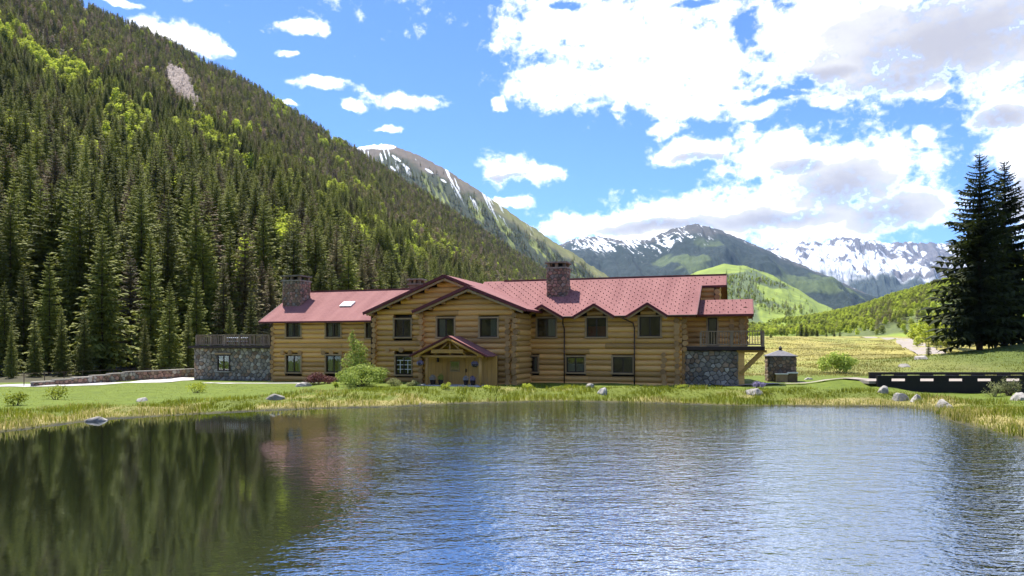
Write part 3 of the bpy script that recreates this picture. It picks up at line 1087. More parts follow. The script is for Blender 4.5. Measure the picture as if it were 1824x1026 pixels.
def trunk_mesh(name, H, r, mat, limbs=0, seed=0, lean=0.0):
    rg = random.Random(seed)
    b = MB()
    p = Vector((0, 0, -0.6))
    for i in range(4):
        q = Vector((rg.uniform(-1, 1) * lean, rg.uniform(-1, 1) * lean, H * (i + 1) / 4))
        b.cyl(p, q, r * (1 - i * 0.24), r * (1 - (i + 1) * 0.24) + 0.01, 7)
        p = q
    for i in range(limbs):
        z = H * rg.uniform(0.35, 0.85)
        a = rg.uniform(0, 6.28)
        l = H * rg.uniform(0.12, 0.25)
        b.cyl((0, 0, z), (l * math.cos(a), l * math.sin(a), z + l * 0.8), r * 0.3, r * 0.08, 5, False)
    return mesh(name, b.v, b.f, mat, True)


def leaf_arrays(seed, lobes, n, size, flat=0.5, hollow=0.55):
    """leaf-clump faces through the volume of several lobes (centre, radii)"""
    rg = np.random.default_rng(seed)
    vol = np.array([l[3] * l[4] * l[5] for l in lobes]) ** 0.67
    pick = rg.choice(len(lobes), n, p=vol / vol.sum())
    Lb = np.array(lobes)[pick]
    d = rg.normal(size=(n, 3))
    d /= np.linalg.norm(d, axis=1)[:, None]
    rad = hollow + (1.04 - hollow) * rg.random(n) ** 0.6
    c = Lb[:, :3] + d * Lb[:, 3:6] * rad[:, None]
    nrm = d * 0.6 + rg.normal(size=(n, 3)) * 0.6 + np.array((0, 0, flat))
    nrm /= np.linalg.norm(nrm, axis=1)[:, None]
    t = np.cross(nrm, rg.normal(size=(n, 3)))
    t /= np.linalg.norm(t, axis=1)[:, None]
    bb = np.cross(nrm, t)
    s = size * rg.uniform(0.6, 1.35, n)[:, None]
    V = np.stack([c - t * s - bb * s * .25, c + bb * s * -.55 + t * s * .2, c + t * s + bb * s * .3, c + bb * s * .6 - t * s * .1], 1).reshape(-1, 3)
    T = np.arange(n * 4).reshape(n, 4)
    return V, T


def aspen_lobes(seed, H):
    rg = random.Random(seed)
    L = []
    for k in range(9):
        f = k / 8
        z = H * (0.36 + 0.56 * f)
        r = H * (0.17 * (1 - abs(f - 0.4) ** 1.5 * 1.1)) * rg.uniform(0.75, 1.15)
        a = rg.uniform(0, 6.28)
        o = H * 0.08 * rg.random() * (1 - f * 0.5)
        L.append((o * math.cos(a), o * math.sin(a), z, r, r, H * 0.1 * rg.uniform(0.8, 1.3)))
    return L


KIND = {}


def make_kind(key, H, crown, trunk):
    KIND[key] = (H, crown, trunk)


for i in range(5):      # full spruces, some narrow, some broad
    R = (0.125, 0.15, 0.105, 0.165, 0.135)[i] * 20
    V, T = spruce_arrays(100 + i, 20, R * 1.12, 40, 8, 4, z0=(0.04, 0.03, 0.08, 0.03, 0.05)[i], taper=(0.8, 0.85, 0.75, 0.9, 0.82)[i])
    make_kind('spruce%d' % i, 20, np_mesh('spruce_crown', V, T, M['spruce']), trunk_mesh('spruce_trunk', 19, 0.22, M['bark'], 0, i))
for i in range(5):      # slender hillside conifers, lighter meshes for the far slope
    R = (0.12, 0.15, 0.105, 0.13, 0.17)[i] * 14
    V, T = spruce_arrays(200 + i, 14, R, 17, 6, 2, z0=(0.12, 0.1, 0.2, 0.15, 0.1)[i], taper=(0.75, 0.7, 0.6, 0.8, 0.85)[i], jitter=0.35)
    make_kind('fir%d' % i, 14, np_mesh('conifer_crown', V, T, M['spruce_far']), trunk_mesh('conifer_trunk', 13, 0.16, M['bark'], 0, i))
V, T = spruce_arrays(260, 14, 1.3, 16, 5, 2, z0=0.15, taper=0.6, jitter=0.5, full=0.5)
make_kind('fir5', 14, np_mesh('snag_crown', V, T, M['snag']), trunk_mesh('snag_trunk', 13.6, 0.17, M['snag'], 4, 9))
for i in (6, 7):      # round-headed pines
    rq = random.Random(i)
    lob = [(rq.uniform(-.6, .6), rq.uniform(-.6, .6), 5 + 8 * k / 8, 1.5 * (1 - abs(k / 8 - .45)), 1.5 * (1 - abs(k / 8 - .45)), 1.1) for k in range(9)]
    V, T = leaf_arrays(270 + i, lob, 330, 0.36, 0.2, 0.4)
    make_kind('fir%d' % i, 14, np_mesh('pine_crown', V, T, M['spruce_far']), trunk_mesh('pine_trunk', 12, 0.16, M['bark'], 3, i))
for i in range(3):
    V, T = leaf_arrays(300 + i, aspen_lobes(i, 11), 620, 0.34)
    make_kind('aspen%d' % i, 11, np_mesh('aspen_crown', V, T, M['aspen']), trunk_mesh('aspen_trunk', 9.5, 0.13, M['aspen_bark'], 5, i, 0.12))

# --- candidates on the near mountainside
AREA = np.zeros(SP.shape[:2])
_e1 = SP[1:, :-1] - SP[:-1, :-1]
_e2 = SP[:-1, 1:] - SP[:-1, :-1]
cell = np.abs(_e1[..., 0] * _e2[..., 1] - _e1[..., 1] * _e2[..., 0])


def scatter(P, cell, n, seed):
    rg = np.random.default_rng(seed)
    pr = cell.ravel() / cell.sum()
    k = rg.choice(cell.size, n, p=pr)
    i, j = np.unravel_index(k, cell.shape)
    u, v = rg.random(n)[:, None], rg.random(n)[:, None]
    p = (P[i, j] * (1 - u) + P[i + 1, j] * u) * (1 - v) + (P[i, j + 1] * (1 - u) + P[i + 1, j + 1] * u) * v
    return p, (i + u[:, 0]) / P.shape[0], (j + v[:, 0]) / P.shape[1], rg


ASPEN_PATCH = [(30, 90, 40, 14, 40), (110, 160, 45, 20, 35), (165, 205, 40, 14, 40), (215, 245, 40, 16, 40), (260, 285, 26, 12, 40), (30, 325, 30, 14, 20), (140, 345, 35, 14, 20),
               (235, 385, 28, 10, 20), (250, 400, 22, 12), (310, 405, 24, 8), (345, 265, 22, 13), (375, 285, 22, 14, 30), (420, 330, 26, 10, 35), (100, 320, 16, 22), (470, 350, 14, 8), (500, 200, 10, 12), (595, 256, 20, 8),
               (380, 345, 12, 10), (520, 380, 12, 16), (500, 500, 24, 26), (600, 375, 8, 14), (612, 480, 18, 26), (660, 470, 16, 30), (690, 490, 14, 24), (715, 500, 16, 26), (745, 495, 20, 24), (430, 540, 14, 20), (480, 490, 16, 20),
               (205, 300, 20, 8), (20, 270, 14, 10), (650, 350, 10, 5), (330, 300, 14, 8), (640, 455, 10, 14), (790, 480, 18, 12)]
BARE = [(322, 168, 17, 40, -28), (594, 252, 14, 5, 15), (150, 22, 8, 6)]
GREYZONE = [(60, 200, 90, 60), (200, 330, 120, 50, 30), (330, 230, 60, 50), (440, 260, 80, 40, 35), (120, 260, 80, 60), (540, 320, 70, 40, 35), (80, 60, 70, 50), (370, 200, 60, 40), (690, 400, 50, 40)]

pts, tu, ta, rg = scatter(SP, cell, 43000, 5)
# keep roughly where the picture and its reflection look
px, py = proj(pts)
keep = (px > -420) & (px < 1180)
inb = inell(px, py, BARE) > 0.3
keep &= ~inb
keep &= (fbm(pts[:, 0] * 0.035, pts[:, 1] * 0.035, 155, 3) > 0.36) | (rg.random(len(pts)) < 0.4)
pts, px, py, ta = pts[keep], px[keep], py[keep], ta[keep]
n = len(pts)
r0 = rg.random(n)
dens = fbm(pts[:, 0] * 0.02, pts[:, 1] * 0.02, 131, 3)
hgt = (19 - 8.5 * sstep(0.08, 0.5, ta)) * (0.45 + 0.85 * rg.random(n) ** 0.8)
asp = inell(px, py, [(e[0], e[1], e[2] * 1.5, e[3] * 1.5) + tuple(e[4:]) for e in ASPEN_PATCH]) * sstep(0.36, 0.52, fbm(pts[:, 0] * 0.05, pts[:, 1] * 0.05, 151, 3))
is_asp = rg.random(n) < np.clip(asp * 1.9, 0, 0.78) * (1 - 0.6 * sstep(0.35, 0.7, ta))
is_asp |= (rg.random(n) < 0.10 * sstep(0.50, 0.66, fbm(pts[:, 0] * 0.015, pts[:, 2] * 0.03, 153, 4)) * sstep(0.62, 0.4, ta) + 0.012) & (ta > 0.04)
hgt = np.where(is_asp, np.minimum(hgt * 0.95, 15), hgt)
# thin out so that neighbours do not pile up near the camera
near = pts[:, 1] < 420
kindi = np.where(is_asp, 2, np.where(near, 0, 1))      # 0 spruce, 1 fir, 2 aspen
vi = rg.integers(0, 5, n)
vi = np.where(kindi == 2, vi % 3, vi)
gz_ = inell(px, py, GREYZONE)
rv = rg.random(n)
vi = np.where(kindi == 1, np.where(rv < 0.04 + 0.16 * gz_ + 0.10 * sstep(0.35, 0.7, ta), 5, np.where(rv < 0.42, 6 + (vi % 2), vi)), vi)
rotz = rg.uniform(0, 6.283, n)

# front row at the foot of the slope: (column, top row, distance, mesh, width)
FRONT = [(-60, 470, 84, 1, 1.1), (8, 500, 80, 3, 0.95), (42, 470, 90, 0, 1.0), (88, 448, 86, 4, 1.05), (135, 470, 96, 0, 0.95), (182, 398, 85, 3, 1.15), (232, 440, 95, 0, 1.0), (268, 410, 92, 1, 0.95),
         (302, 498, 80, 1, 0.95), (322, 430, 104, 0, 0.9), (350, 470, 90, 4, 0.9), (372, 378, 105, 2, 1.0), (398, 455, 98, 0, 0.9), (424, 440, 108, 2, 1.0), (447, 510, 94, 1, 0.85), (466, 462, 112, 0, 0.9),
         (150, 540, 80, 1, 0.8), (110, 545, 79, 3, 0.8), (62, 550, 78, 1, 0.75), (335, 545, 84, 4, 0.75), (482, 480, 120, 2, 1.0), (258, 560, 79, 1, 0.7), (20, 575, 74, 3, 0.7), (410, 530, 90, 1, 0.75)]

TREES = {'conifer': [], 'aspen': []}        # (pos, height, key, rot, width)
for k in range(n):
    kd = ('spruce', 'fir', 'aspen')[kindi[k]] + str(vi[k])
    TREES['aspen' if kindi[k] == 2 else 'conifer'].append((pts[k], hgt[k], kd, rotz[k], (1.0 if kindi[k] < 2 else 1.05) * rg.uniform(0.8, 1.45)))

# second ridge: sparse timber on its lower part
c2 = np.abs((P2[1:, :-1] - P2[:-1, :-1])[..., 0] * (P2[:-1, 1:] - P2[:-1, :-1])[..., 1] - (P2[1:, :-1] - P2[:-1, :-1])[..., 1] * (P2[:-1, 1:] - P2[:-1, :-1])[..., 0])
p2, u2, a2, rg2 = scatter(P2, c2, 9000, 8)
q2x, q2y = proj(p2)
ok = (rg2.random(len(p2)) < sstep(0.95, 0.6, a2)) & (fbm(u2 * 40, a2 * 6, 75, 4) < 0.62) & (q2x > 560)
for p in p2[ok]:
    TREES['conifer'].append((p, 13 * rg2.uniform(0.7, 1.25), 'fir%d' % rg2.integers(0, 5), rg2.uniform(0, 6.28), 1.3))
# green hill: dark timber in its folds
c5 = np.abs((P5[1:, :-1] - P5[:-1, :-1])[..., 0] * (P5[:-1, 1:] - P5[:-1, :-1])[..., 1] - (P5[1:, :-1] - P5[:-1, :-1])[..., 1] * (P5[:-1, 1:] - P5[:-1, :-1])[..., 0])
p5, u5, a5, rg5 = scatter(P5, c5, 9000, 9)
qx, qy = proj(p5)
w5 = inell(qx, qy, [(1320, 530, 34, 36, 20), (1400, 556, 60, 12, 16), (1365, 505, 34, 5, 12), (1300, 505, 12, 14)])
for p, w in zip(p5, w5):
    if rg5.random() < 0.012 + 0.6 * w:
        asp_ = rg5.random() < 0.3
        TREES['aspen' if asp_ else 'conifer'].append((p, (9 if asp_ else 12) * rg5.uniform(0.7, 1.25), ('aspen%d' % rg5.integers(0, 3)) if asp_ else 'fir%d' % rg5.integers(0, 5), rg5.uniform(0, 6.28), 1.2))
# right slope: aspen woods with a few conifers
c6 = np.abs((P6[1:, :-1] - P6[:-1, :-1])[..., 0] * (P6[:-1, 1:] - P6[:-1, :-1])[..., 1] - (P6[1:, :-1] - P6[:-1, :-1])[..., 1] * (P6[:-1, 1:] - P6[:-1, :-1])[..., 0])
p6, u6, a6, rg6 = scatter(P6, c6, 15000, 10)
qx, qy = proj(p6)
d6 = fbm(p6[:, 0] * 0.012, p6[:, 1] * 0.006, 133, 4)
dk = inell(qx, qy, [(1600, 575, 46, 16, -10), (1560, 560, 34, 7, -25), (1640, 545, 40, 10, -30)])
for p, dd, w, x_ in zip(p6, d6, dk, qx):
    if x_ > 2000 or rg6.random() > 0.14 + 0.42 * (dd > 0.48):
        continue
    con = rg6.random() < 0.015 + 0.5 * w
    TREES['conifer' if con else 'aspen'].append((p, (12 if con else 8.0) * rg6.uniform(0.65, 1.25), 'fir%d' % rg6.integers(0, 5) if con else 'aspen%d' % rg6.integers(0, 3), rg6.uniform(0, 6.28), 1.5))


# wooded slope added behind the viewer, out of view, to darken the window reflections
bu, bv = np.meshgrid(np.linspace(-900, 900, 70), np.linspace(0, 1, 40), indexing='ij')
BX, BY = bu, -260 - bv * 700 + 40 * (fbm(bu * 0.004, bv, 141, 3) - 0.5)
BZ = 0.5 + bv ** 1.1 * 190 + 30 * (fbm(bu * 0.006, bv * 4, 143, 4) - 0.5) * bv
BP = np.stack([BX, BY, BZ], -1)
bi = np.arange(BX.size).reshape(BX.shape)
bme = np_mesh('unseen_mountainside', BP.reshape(-1, 3), np.stack([bi[:-1, :-1], bi[:-1, 1:], bi[1:, 1:], bi[1:, :-1]], -1).reshape(-1, 4), M['hillfloor'], True)
set_col(bme, np.array((0.075, 0.075, 0.036)) * np.ones((BX.size, 1)))
tag(link('unseen_mountainside', bme), kind='structure')
pb, ub, ab, rgb_ = scatter(BP, np.ones((69, 39)), 7000, 12)
for p in pb:
    TREES['conifer'].append((p, 15 * rgb_.uniform(0.6, 1.3), 'fir%d' % rgb_.integers(0, 5), rgb_.uniform(0, 6.28), 1.4))


def plant_tree(name, key, pos, h, rz, wid, label, cat, group=None, crown_mat=None, z=None):
    H, cr, tr = KIND[key]
    s = h / H
    r = empty(name, (float(pos[0]), float(pos[1]), float(pos[2]) - 0.15 * s), float(rz))
    r.scale = (s * wid, s * wid, s)
    link('trunk', tr, r)
    c = link('crown', cr, r)
    tag(r, label, cat, group)
    return r


# front row: each one its own tree with a label of its own
BIG = {5: 'broad dark spruce, the widest in the front row behind the retaining wall', 11: 'tall thin spruce rising highest in the front row left of the stone annex',
       8: 'small pale green spruce standing in front of the row, left of the stone annex'}
order = sorted(range(len(FRONT)), key=lambda i: -FRONT[i][0])
ORD = ['first', 'second', 'third', 'fourth', 'fifth', 'sixth', 'seventh', 'eighth', 'ninth', 'tenth', 'eleventh', 'twelfth', 'thirteenth', 'fourteenth', 'fifteenth', 'sixteenth', 'seventeenth', 'eighteenth', 'nineteenth', 'twentieth']
tallrow = [i for i in order if FRONT[i][1] < 520 and FRONT[i][0] > -20 and i not in BIG]
lowrow = [i for i in order if FRONT[i][1] >= 520]
for i, (px_, top, D, v, wd) in enumerate(FRONT):
    x_ = (px_ - CX) / F * D
    zg = gz(x_, D)
    h_ = HC + (HY - top) / F * D - zg
    if i in BIG:
        lb = BIG[i]
    elif i in tallrow:
        lb = 'tall dark spruce in the front row, %s to the left from the stone annex' % ORD[tallrow.index(i)]
    elif i in lowrow:
        lb = 'short young spruce below the tall front row, %s to the left from the stone annex' % ORD[lowrow.index(i)]
    else:
        lb = 'dark spruce standing just beyond the left edge of the lawn'
    plant_tree('spruce_tree', 'spruce%d' % v, (x_, D, zg), h_, i * 1.3, wd, lb, 'tree', 'front row of spruces at the forest edge')

# the largest of the rest stay individuals, the far mass becomes one wood of each kind
ZONES = [(60, 'at the left edge of the picture'), (130, 'above the left end of the retaining wall'), (220, 'above the widest spruce of the front row'), (290, 'above the middle of the retaining wall'), (345, 'left of the stone annex'),
         (420, 'above the left half of the stone annex'), (485, 'above the right half of the stone annex'), (550, 'behind the left chimney'), (610, 'above the left half of the left wing roof'), (670, 'above the right half of the left wing roof'), (730, 'just left of the entrance gable'),
         (800, 'above the peak of the entrance gable'), (870, 'right of the entrance gable peak'), (970, 'left of the central chimney'), (1100, 'right of the central chimney'), (1500, 'on the left part of the far right slope'), (9999, 'on the far right slope beside the tall spruces')]
REST = {'conifer': [], 'aspen': []}
for kind_, lst in TREES.items():
    arr = np.array([t[0] for t in lst])
    hh = np.array([t[1] for t in lst])
    qx, qy = proj(arr)
    size = hh / arr[:, 1]
    vis = (qx > 0) & (qx < 1824) & (qy > -40) & (arr[:, 1] > 0)
    score = np.where(vis, size, 0)
    top = set(np.argsort(-score)[:276 if kind_ == 'conifer' else 300].tolist())
    for k, t in enumerate(lst):
        if k in top:
            zn = ('low down, ' if qy[k] > 480 else 'midway up, ' if qy[k] > 300 else 'high up, ') + next(z for lim, z in ZONES if qx[k] < lim)
            szw = 'tall' if t[1] > 17 else 'short' if t[1] < 11 else 'middling'
            if kind_ == 'conifer':
                plant_tree('spruce_tree', t[2], t[0], t[1], t[3], t[4], szw + ' green conifer ' + zn, 'tree', szw + ' conifers ' + zn)
            else:
                plant_tree('aspen_tree', t[2], t[0], t[1], t[3], t[4], szw + ' yellow green aspen ' + zn, 'tree', szw + ' aspens ' + zn)
        else:
            REST[kind_].append(t)


def forest(name, lst, label, cat):
    """one wood: points carrying tree meshes through geometry nodes"""
    keys = sorted({t[2] for t in lst})
    me = bpy.data.meshes.new(name)
    P_ = np.array([t[0] for t in lst], np.float32)
    me.vertices.add(len(P_))
    me.vertices.foreach_set('co', P_.ravel())
    sc = np.array([(t[1] / KIND[t[2]][0] * t[4], t[1] / KIND[t[2]][0] * t[4], t[1] / KIND[t[2]][0]) for t in lst], np.float32)
    a = me.attributes.new('sc', 'FLOAT_VECTOR', 'POINT')
    a.data.foreach_set('vector', sc.ravel())
    a = me.attributes.new('rt', 'FLOAT_VECTOR', 'POINT')
    rt = np.zeros((len(lst), 3), np.float32)
    rt[:, 2] = [t[3] for t in lst]
    a.data.foreach_set('vector', rt.ravel())
    a = me.attributes.new('kd', 'INT', 'POINT')
    a.data.foreach_set('value', np.array([keys.index(t[2]) for t in lst], np.int32))
    o = tag(link(name, me), label, cat, kind='stuff')
    ng = bpy.data.node_groups.new(name, 'GeometryNodeTree')
    ng.interface.new_socket('Geometry', in_out='INPUT', socket_type='NodeSocketGeometry')
    ng.interface.new_socket('Geometry', in_out='OUTPUT', socket_type='NodeSocketGeometry')
    N, L = ng.nodes, ng.links
    gi, go = N.new('NodeGroupInput'), N.new('NodeGroupOutput')
    join = N.new('GeometryNodeJoinGeometry')

    def attr(nm, ty):
        q = N.new('GeometryNodeInputNamedAttribute')
        q.data_type = ty
        q.inputs[0].default_value = nm
        return q.outputs[0]
    asc, art, akd = attr('sc', 'FLOAT_VECTOR'), attr('rt', 'FLOAT_VECTOR'), attr('kd', 'INT')
    e2r = N.new('FunctionNodeEulerToRotation')
    L.new(art, e2r.inputs[0])
    for i, k in enumerate(keys):
        src = next(ob for ob in C.objects if ob.data == KIND[k][1])
        oi = N.new('GeometryNodeObjectInfo')
        oi.inputs['Object'].default_value = src
        oi.transform_space = 'ORIGINAL'
        cp = N.new('FunctionNodeCompare')
        cp.data_type = 'INT'
        cp.operation = 'EQUAL'
        L.new(akd, cp.inputs[2])
        cp.inputs[3].default_value = i
        ip = N.new('GeometryNodeInstanceOnPoints')
        L.new(gi.outputs[0], ip.inputs['Points'])
        L.new(cp.outputs[0], ip.inputs['Selection'])
        L.new(oi.outputs['Geometry'], ip.inputs['Instance'])
        L.new(e2r.outputs[0], ip.inputs['Rotation'])
        L.new(asc, ip.inputs['Scale'])
        L.new(ip.outputs[0], join.inputs[0])
    L.new(join.outputs[0], go.inputs[0])
    md = o.modifiers.new('trees', 'NODES')
    md.node_group = ng
    return o


# make sure each mesh used by a wood is carried by at least one individual tree
for kind_ in ('conifer', 'aspen'):
    for key in sorted({t[2] for t in REST[kind_]}):
        if not any(ob.data == KIND[key][1] for ob in C.objects):
            cand = [t for t in REST[kind_] if t[2] == key]
            t = max(cand, key=lambda t: t[1] / t[0][1] if 0 < proj(t[0])[0] < 1824 else 0)
            REST[kind_] = [q for q in REST[kind_] if q is not t]
            plant_tree('spruce_tree' if kind_ == 'conifer' else 'aspen_tree', t[2], t[0], t[1], t[3], t[4], {'fir5': 'bare grey dead conifer high on the mountainside', 'fir6': 'round headed pine high on the mountainside', 'fir7': 'broad round pine high on the mountainside'}.get(key, 'slender conifer among the many on the upper mountainside'), 'tree', 'conifers on the upper mountainside')
forest('conifer_forest', REST['conifer'], 'dense conifer forest covering the mountainsides', 'forest')
forest('aspen_forest', REST['aspen'], 'bright green aspen woods scattered over the slopes', 'forest')

# the two tall dark spruces on the knoll
for i, (px_, top, D, R, nm, sd) in enumerate(((1745, 272, 94, 6.0, 'tall dark spruce on the grassy knoll, the left and taller of the pair', 900), (1789, 284, 97, 5.6, 'tall dark spruce on the grassy knoll, the right one of the pair', 907))):
    x_ = (px_ - CX) / F * D
    zg = gz(x_, D)
    h_ = HC + (HY - top) / F * D - zg
    V, T = spruce_arrays(sd, h_, R, 60, 10, 6, z0=0.05, taper=0.78, droop=0.3, jitter=0.5, full=0.88)
    V[:, :2] += (np.array(V[:, 2:3]) / h_) * np.array([[0.0, 0.0]])
    r = empty('spruce_tree', (x_, D, zg), 0.4 * i)
    tag(r, nm, 'tree', 'tall spruces on the knoll')
    link('crown', np_mesh('tall_spruce_crown', V, T, M['spruce_dark']), r)
    link('trunk', trunk_mesh('tall_spruce_trunk', h_ * 0.97, 0.42, M['bark'], 0, 5), r)
# ------------------------------------------------------------------ the log lodge
def HS(px_, t):
    """position along the front of the lodge seen in photo column px_ at depth t"""
    u = (px_ - CX) / F
    return (u * (60 + t * cT) - t * sT) / (cT + u * sT)


def HZ(px_, py_, t):
    s = HS(px_, t)
    D = 60 - s * sT + t * cT
    return HC + (HY - py_) / F * D - ZB


lodge = empty('log_lodge', (0, 60, ZB), -TH)
tag(lodge, 'long two storey log lodge with faded red roof and stone chimneys behind the lake', 'lodge')
PITCH = 0.45            # log course height
LR = 0.258


def log_meshes():
    out = []
    for k in range(5):
        rg = random.Random(40 + k)
        V, Fc = [], []
        nx, m = 5, 10
        for i in range(nx):
            x = -0.5 + i / (nx - 1)
            r = 1 + rg.uniform(-0.035, 0.035)
            oy, oz = rg.uniform(-0.03, 0.03), rg.uniform(-0.03, 0.03)
            for j in range(m):
                a = 2 * math.pi * j / m
                V.append((x, oy + r * math.cos(a), oz + r * math.sin(a)))
        for i in range(nx - 1):
            for j in range(m):
                j2 = (j + 1) % m
                Fc.append((i * m + j, i * m + j2, (i + 1) * m + j2, (i + 1) * m + j))
        body = len(Fc)
        Fc += [tuple(range(m)), tuple((nx - 1) * m + j for j in reversed(range(m)))]
        me = mesh('log', V, Fc, [M['log'], M['log_end']])
        for i, p in enumerate(me.polygons):
            p.use_smooth = i < body
            p.material_index = 0 if i < body else 1
        out.append(me)
    return out


LOGM = log_meshes()
_lr = random.Random(3)


def log(parent, s0, s1, t, z, r=LR, along='s', name='log'):
    """one log: along the front (s) or running back into the house (t)"""
    l = s1 - s0
    jit = _lr.uniform(0.95, 1.05)
    tilt = _lr.uniform(-0.012, 0.012) / max(l, 1) * 2
    c = (s0 + s1) / 2
    if along == 's':
        return link(name, _lr.choice(LOGM), parent, (c, t + _lr.uniform(-0.015, 0.015), z), (_lr.uniform(0, 6.28), tilt, 0), (l, r * jit, r * jit))
    return link(name, _lr.choice(LOGM), parent, (t, c, z), (_lr.uniform(0, 6.28), 0, math.pi / 2), (l, r * jit, r * jit))


def log_wall(s0, s1, t, ztop, openings, top_fn=None, z0=-0.25, label=None, inner=True, depth=0.3):
    """stacked logs between s0 and s1 at depth t, broken by openings (a0, a1, b0, b1); top_fn gives (lo, hi) limits of a gable row"""
    poly = [(s0 + .05, z0 - 0.3), (s1 - .05, z0 - 0.3), (s1 - .05, ztop(s1)), ]
    ms = [s0 + (s1 - s0) * k / 12 for k in range(11, 0, -1)]
    poly += [(m, ztop(m)) for m in ms] + [(s0 + .05, ztop(s0))]
    b = MB()
    b.prism([(p[0], t + depth, p[1] - 0.12) for p in poly], (0, 0.12, 0))
    wall = b.build('wall', M['core'], lodge)
    row = 0
    z = z0
    while True:
        zc = z + PITCH / 2
        # extent of this course under the roof
        ss = np.linspace(s0, s1, 200)
        okk = np.array([ztop(q) > zc + 0.26 for q in ss])
        if not okk.any():
            break
        lo, hi = ss[okk][0], ss[okk][-1]
        if hi - lo < 0.3:
            break
        runs, st_ = [], None
        for q_, k_ in zip(ss, okk):
            if k_ and st_ is None:
                st_ = q_
            if not k_ and st_ is not None:
                runs.append((st_, q_))
                st_ = None
        if st_ is not None:
            runs.append((st_, hi))
        cuts = sorted((a0, a1) for a0, a1, b0, b1 in openings if b0 < zc + 0.12 and b1 > zc - 0.12)
        segs = []
        for cur, hi in runs:
            for a0, a1 in cuts:
                if a1 < cur or a0 > hi:
                    continue
                if a0 > cur:
                    segs.append((cur, min(a0, hi)))
                cur = max(cur, a1)
            if cur < hi:
                segs.append((cur, hi))
        for a, bb in segs:
            if bb - a > 7.5:       # long courses are two logs butted end to end
                mid = a + (bb - a) * _lr.uniform(0.35, 0.65)
                log(wall, a, mid - 0.01, t, zc)
                log(wall, mid + 0.01, bb, t, zc)
            elif bb - a > 0.12:
                log(wall, a, bb, t, zc)
        z += PITCH
        row += 1
        if row > 40:
            break
    return wall


def log_ends(parent, s, t, z0, z1, reach=0.45, n0=0):
    """ends of the crossing logs stacked at a corner, pointing at the viewer"""
    z = z0 + PITCH * 0.5 + PITCH / 2
    while z < z1:
        rr = _lr.uniform(0.78, 0.95)
        log(parent, t - reach * _lr.uniform(0.8, 1.35), t + 0.3, s + _lr.uniform(-0.06, 0.06), z, LR * rr, 't', 'log_end')
        z += PITCH


def win(px0, px1, py0, py1, t, name='window', trim=0.13, kind='double', curtain=None, head=True):
    """window: trim frame, dark sash, panes, curtain behind; returns the wall opening it needs"""
    s0, s1 = HS(px0, t - 0.2), HS(px1, t - 0.2)
    pm = (px0 + px1) / 2
    zt, zb = HZ(pm, py0, t - 0.2), HZ(pm, py1, t - 0.2)
    f = MB()
    y = t - 0.24
    w, h = s1 - s0, zt - zb
    cx, cz = (s0 + s1) / 2, (zt + zb) / 2
    f.box((cx, y + 0.1, zt + trim / 2), (w + 2 * trim + 0.06, 0.3, trim))
    f.box((cx, y + 0.1, zb - trim / 2), (w + 2 * trim + 0.1, 0.34, trim))
    f.box((s0 - trim / 2, y + 0.1, cz), (trim, 0.28, h))
    f.box((s1 + trim / 2, y + 0.1, cz), (trim, 0.28, h))
    o = f.build(name, M['trim'], lodge)
    g = MB()
    sw = 0.075
    ys = t - 0.10
    g.box((cx, ys, zt - sw / 2), (w, 0.08, sw))
    g.box((cx, ys, zb + sw / 2), (w, 0.08, sw))
    g.box((s0 + sw / 2, ys, cz), (sw, 0.08, h - 2 * sw))
    g.box((s1 - sw / 2, ys, cz), (sw, 0.08, h - 2 * sw))
    g.build('sash', M['sash'], o)
    if kind in ('double', 'grid'):
        MB().box((cx, ys, cz), (0.09, 0.07, h - 2 * sw)).build('mullion', M['sash'], o)
        halves = [(s0 + sw, cx - 0.045), (cx + 0.045, s1 - sw)]
    else:
        halves = [(s0 + sw, s1 - sw)]
    for k, (a, b) in enumerate(halves):
        p = MB().box(((a + b) / 2, ys + 0.01, cz), (b - a, 0.012, h - 2 * sw))
        ob = p.build('pane', M['glass'], o)
        ob.rotation_euler = (0, 0, 0)
        if kind == 'grid':
            gb = MB()
            for q in (0.28, 0.52, 0.76):
                gb.box(((a + b) / 2, ys - 0.012, zb + h * q), (b - a, 0.02, 0.05))
            gb.box(((a + b) / 2, ys - 0.014, zb + h * 0.42), (0.05, 0.02, h * 0.72))
            gb.build('muntin', M['white'], o)
    if curtain:
        V, Fc = [], []
        spans = {'sides': [(s0 + 0.06, s0 + w * 0.3), (s1 - w * 0.3, s1 - 0.06)], 'right': [(s1 - w * 0.45, s1 - 0.06)], 'left': [(s0 + 0.06, s0 + w * 0.4)], 'low': [(s0 + .06, s1 - .06)]}[curtain[0]]
        ztp = zt - 0.04 if curtain[0] != 'low' else zb + h * 0.55
        for a, b in spans:
            n = 14
            base = len(V)
            for i in range(n + 1):
                x = a + (b - a) * i / n
                yy = t + 0.1 + 0.03 * math.sin(i * 2.1)
                V += [(x, yy, zb + 0.02), (x, yy, ztp)]
            for i in range(n):
                k = base + 2 * i
                Fc.append((k, k + 2, k + 3, k + 1))
        link('curtain', mesh('curtain', V, Fc, M[curtain[1]], True), o)
    return (s0 - trim + 0.01, s1 + trim - 0.01, zb - trim + 0.02, zt + trim - 0.02)


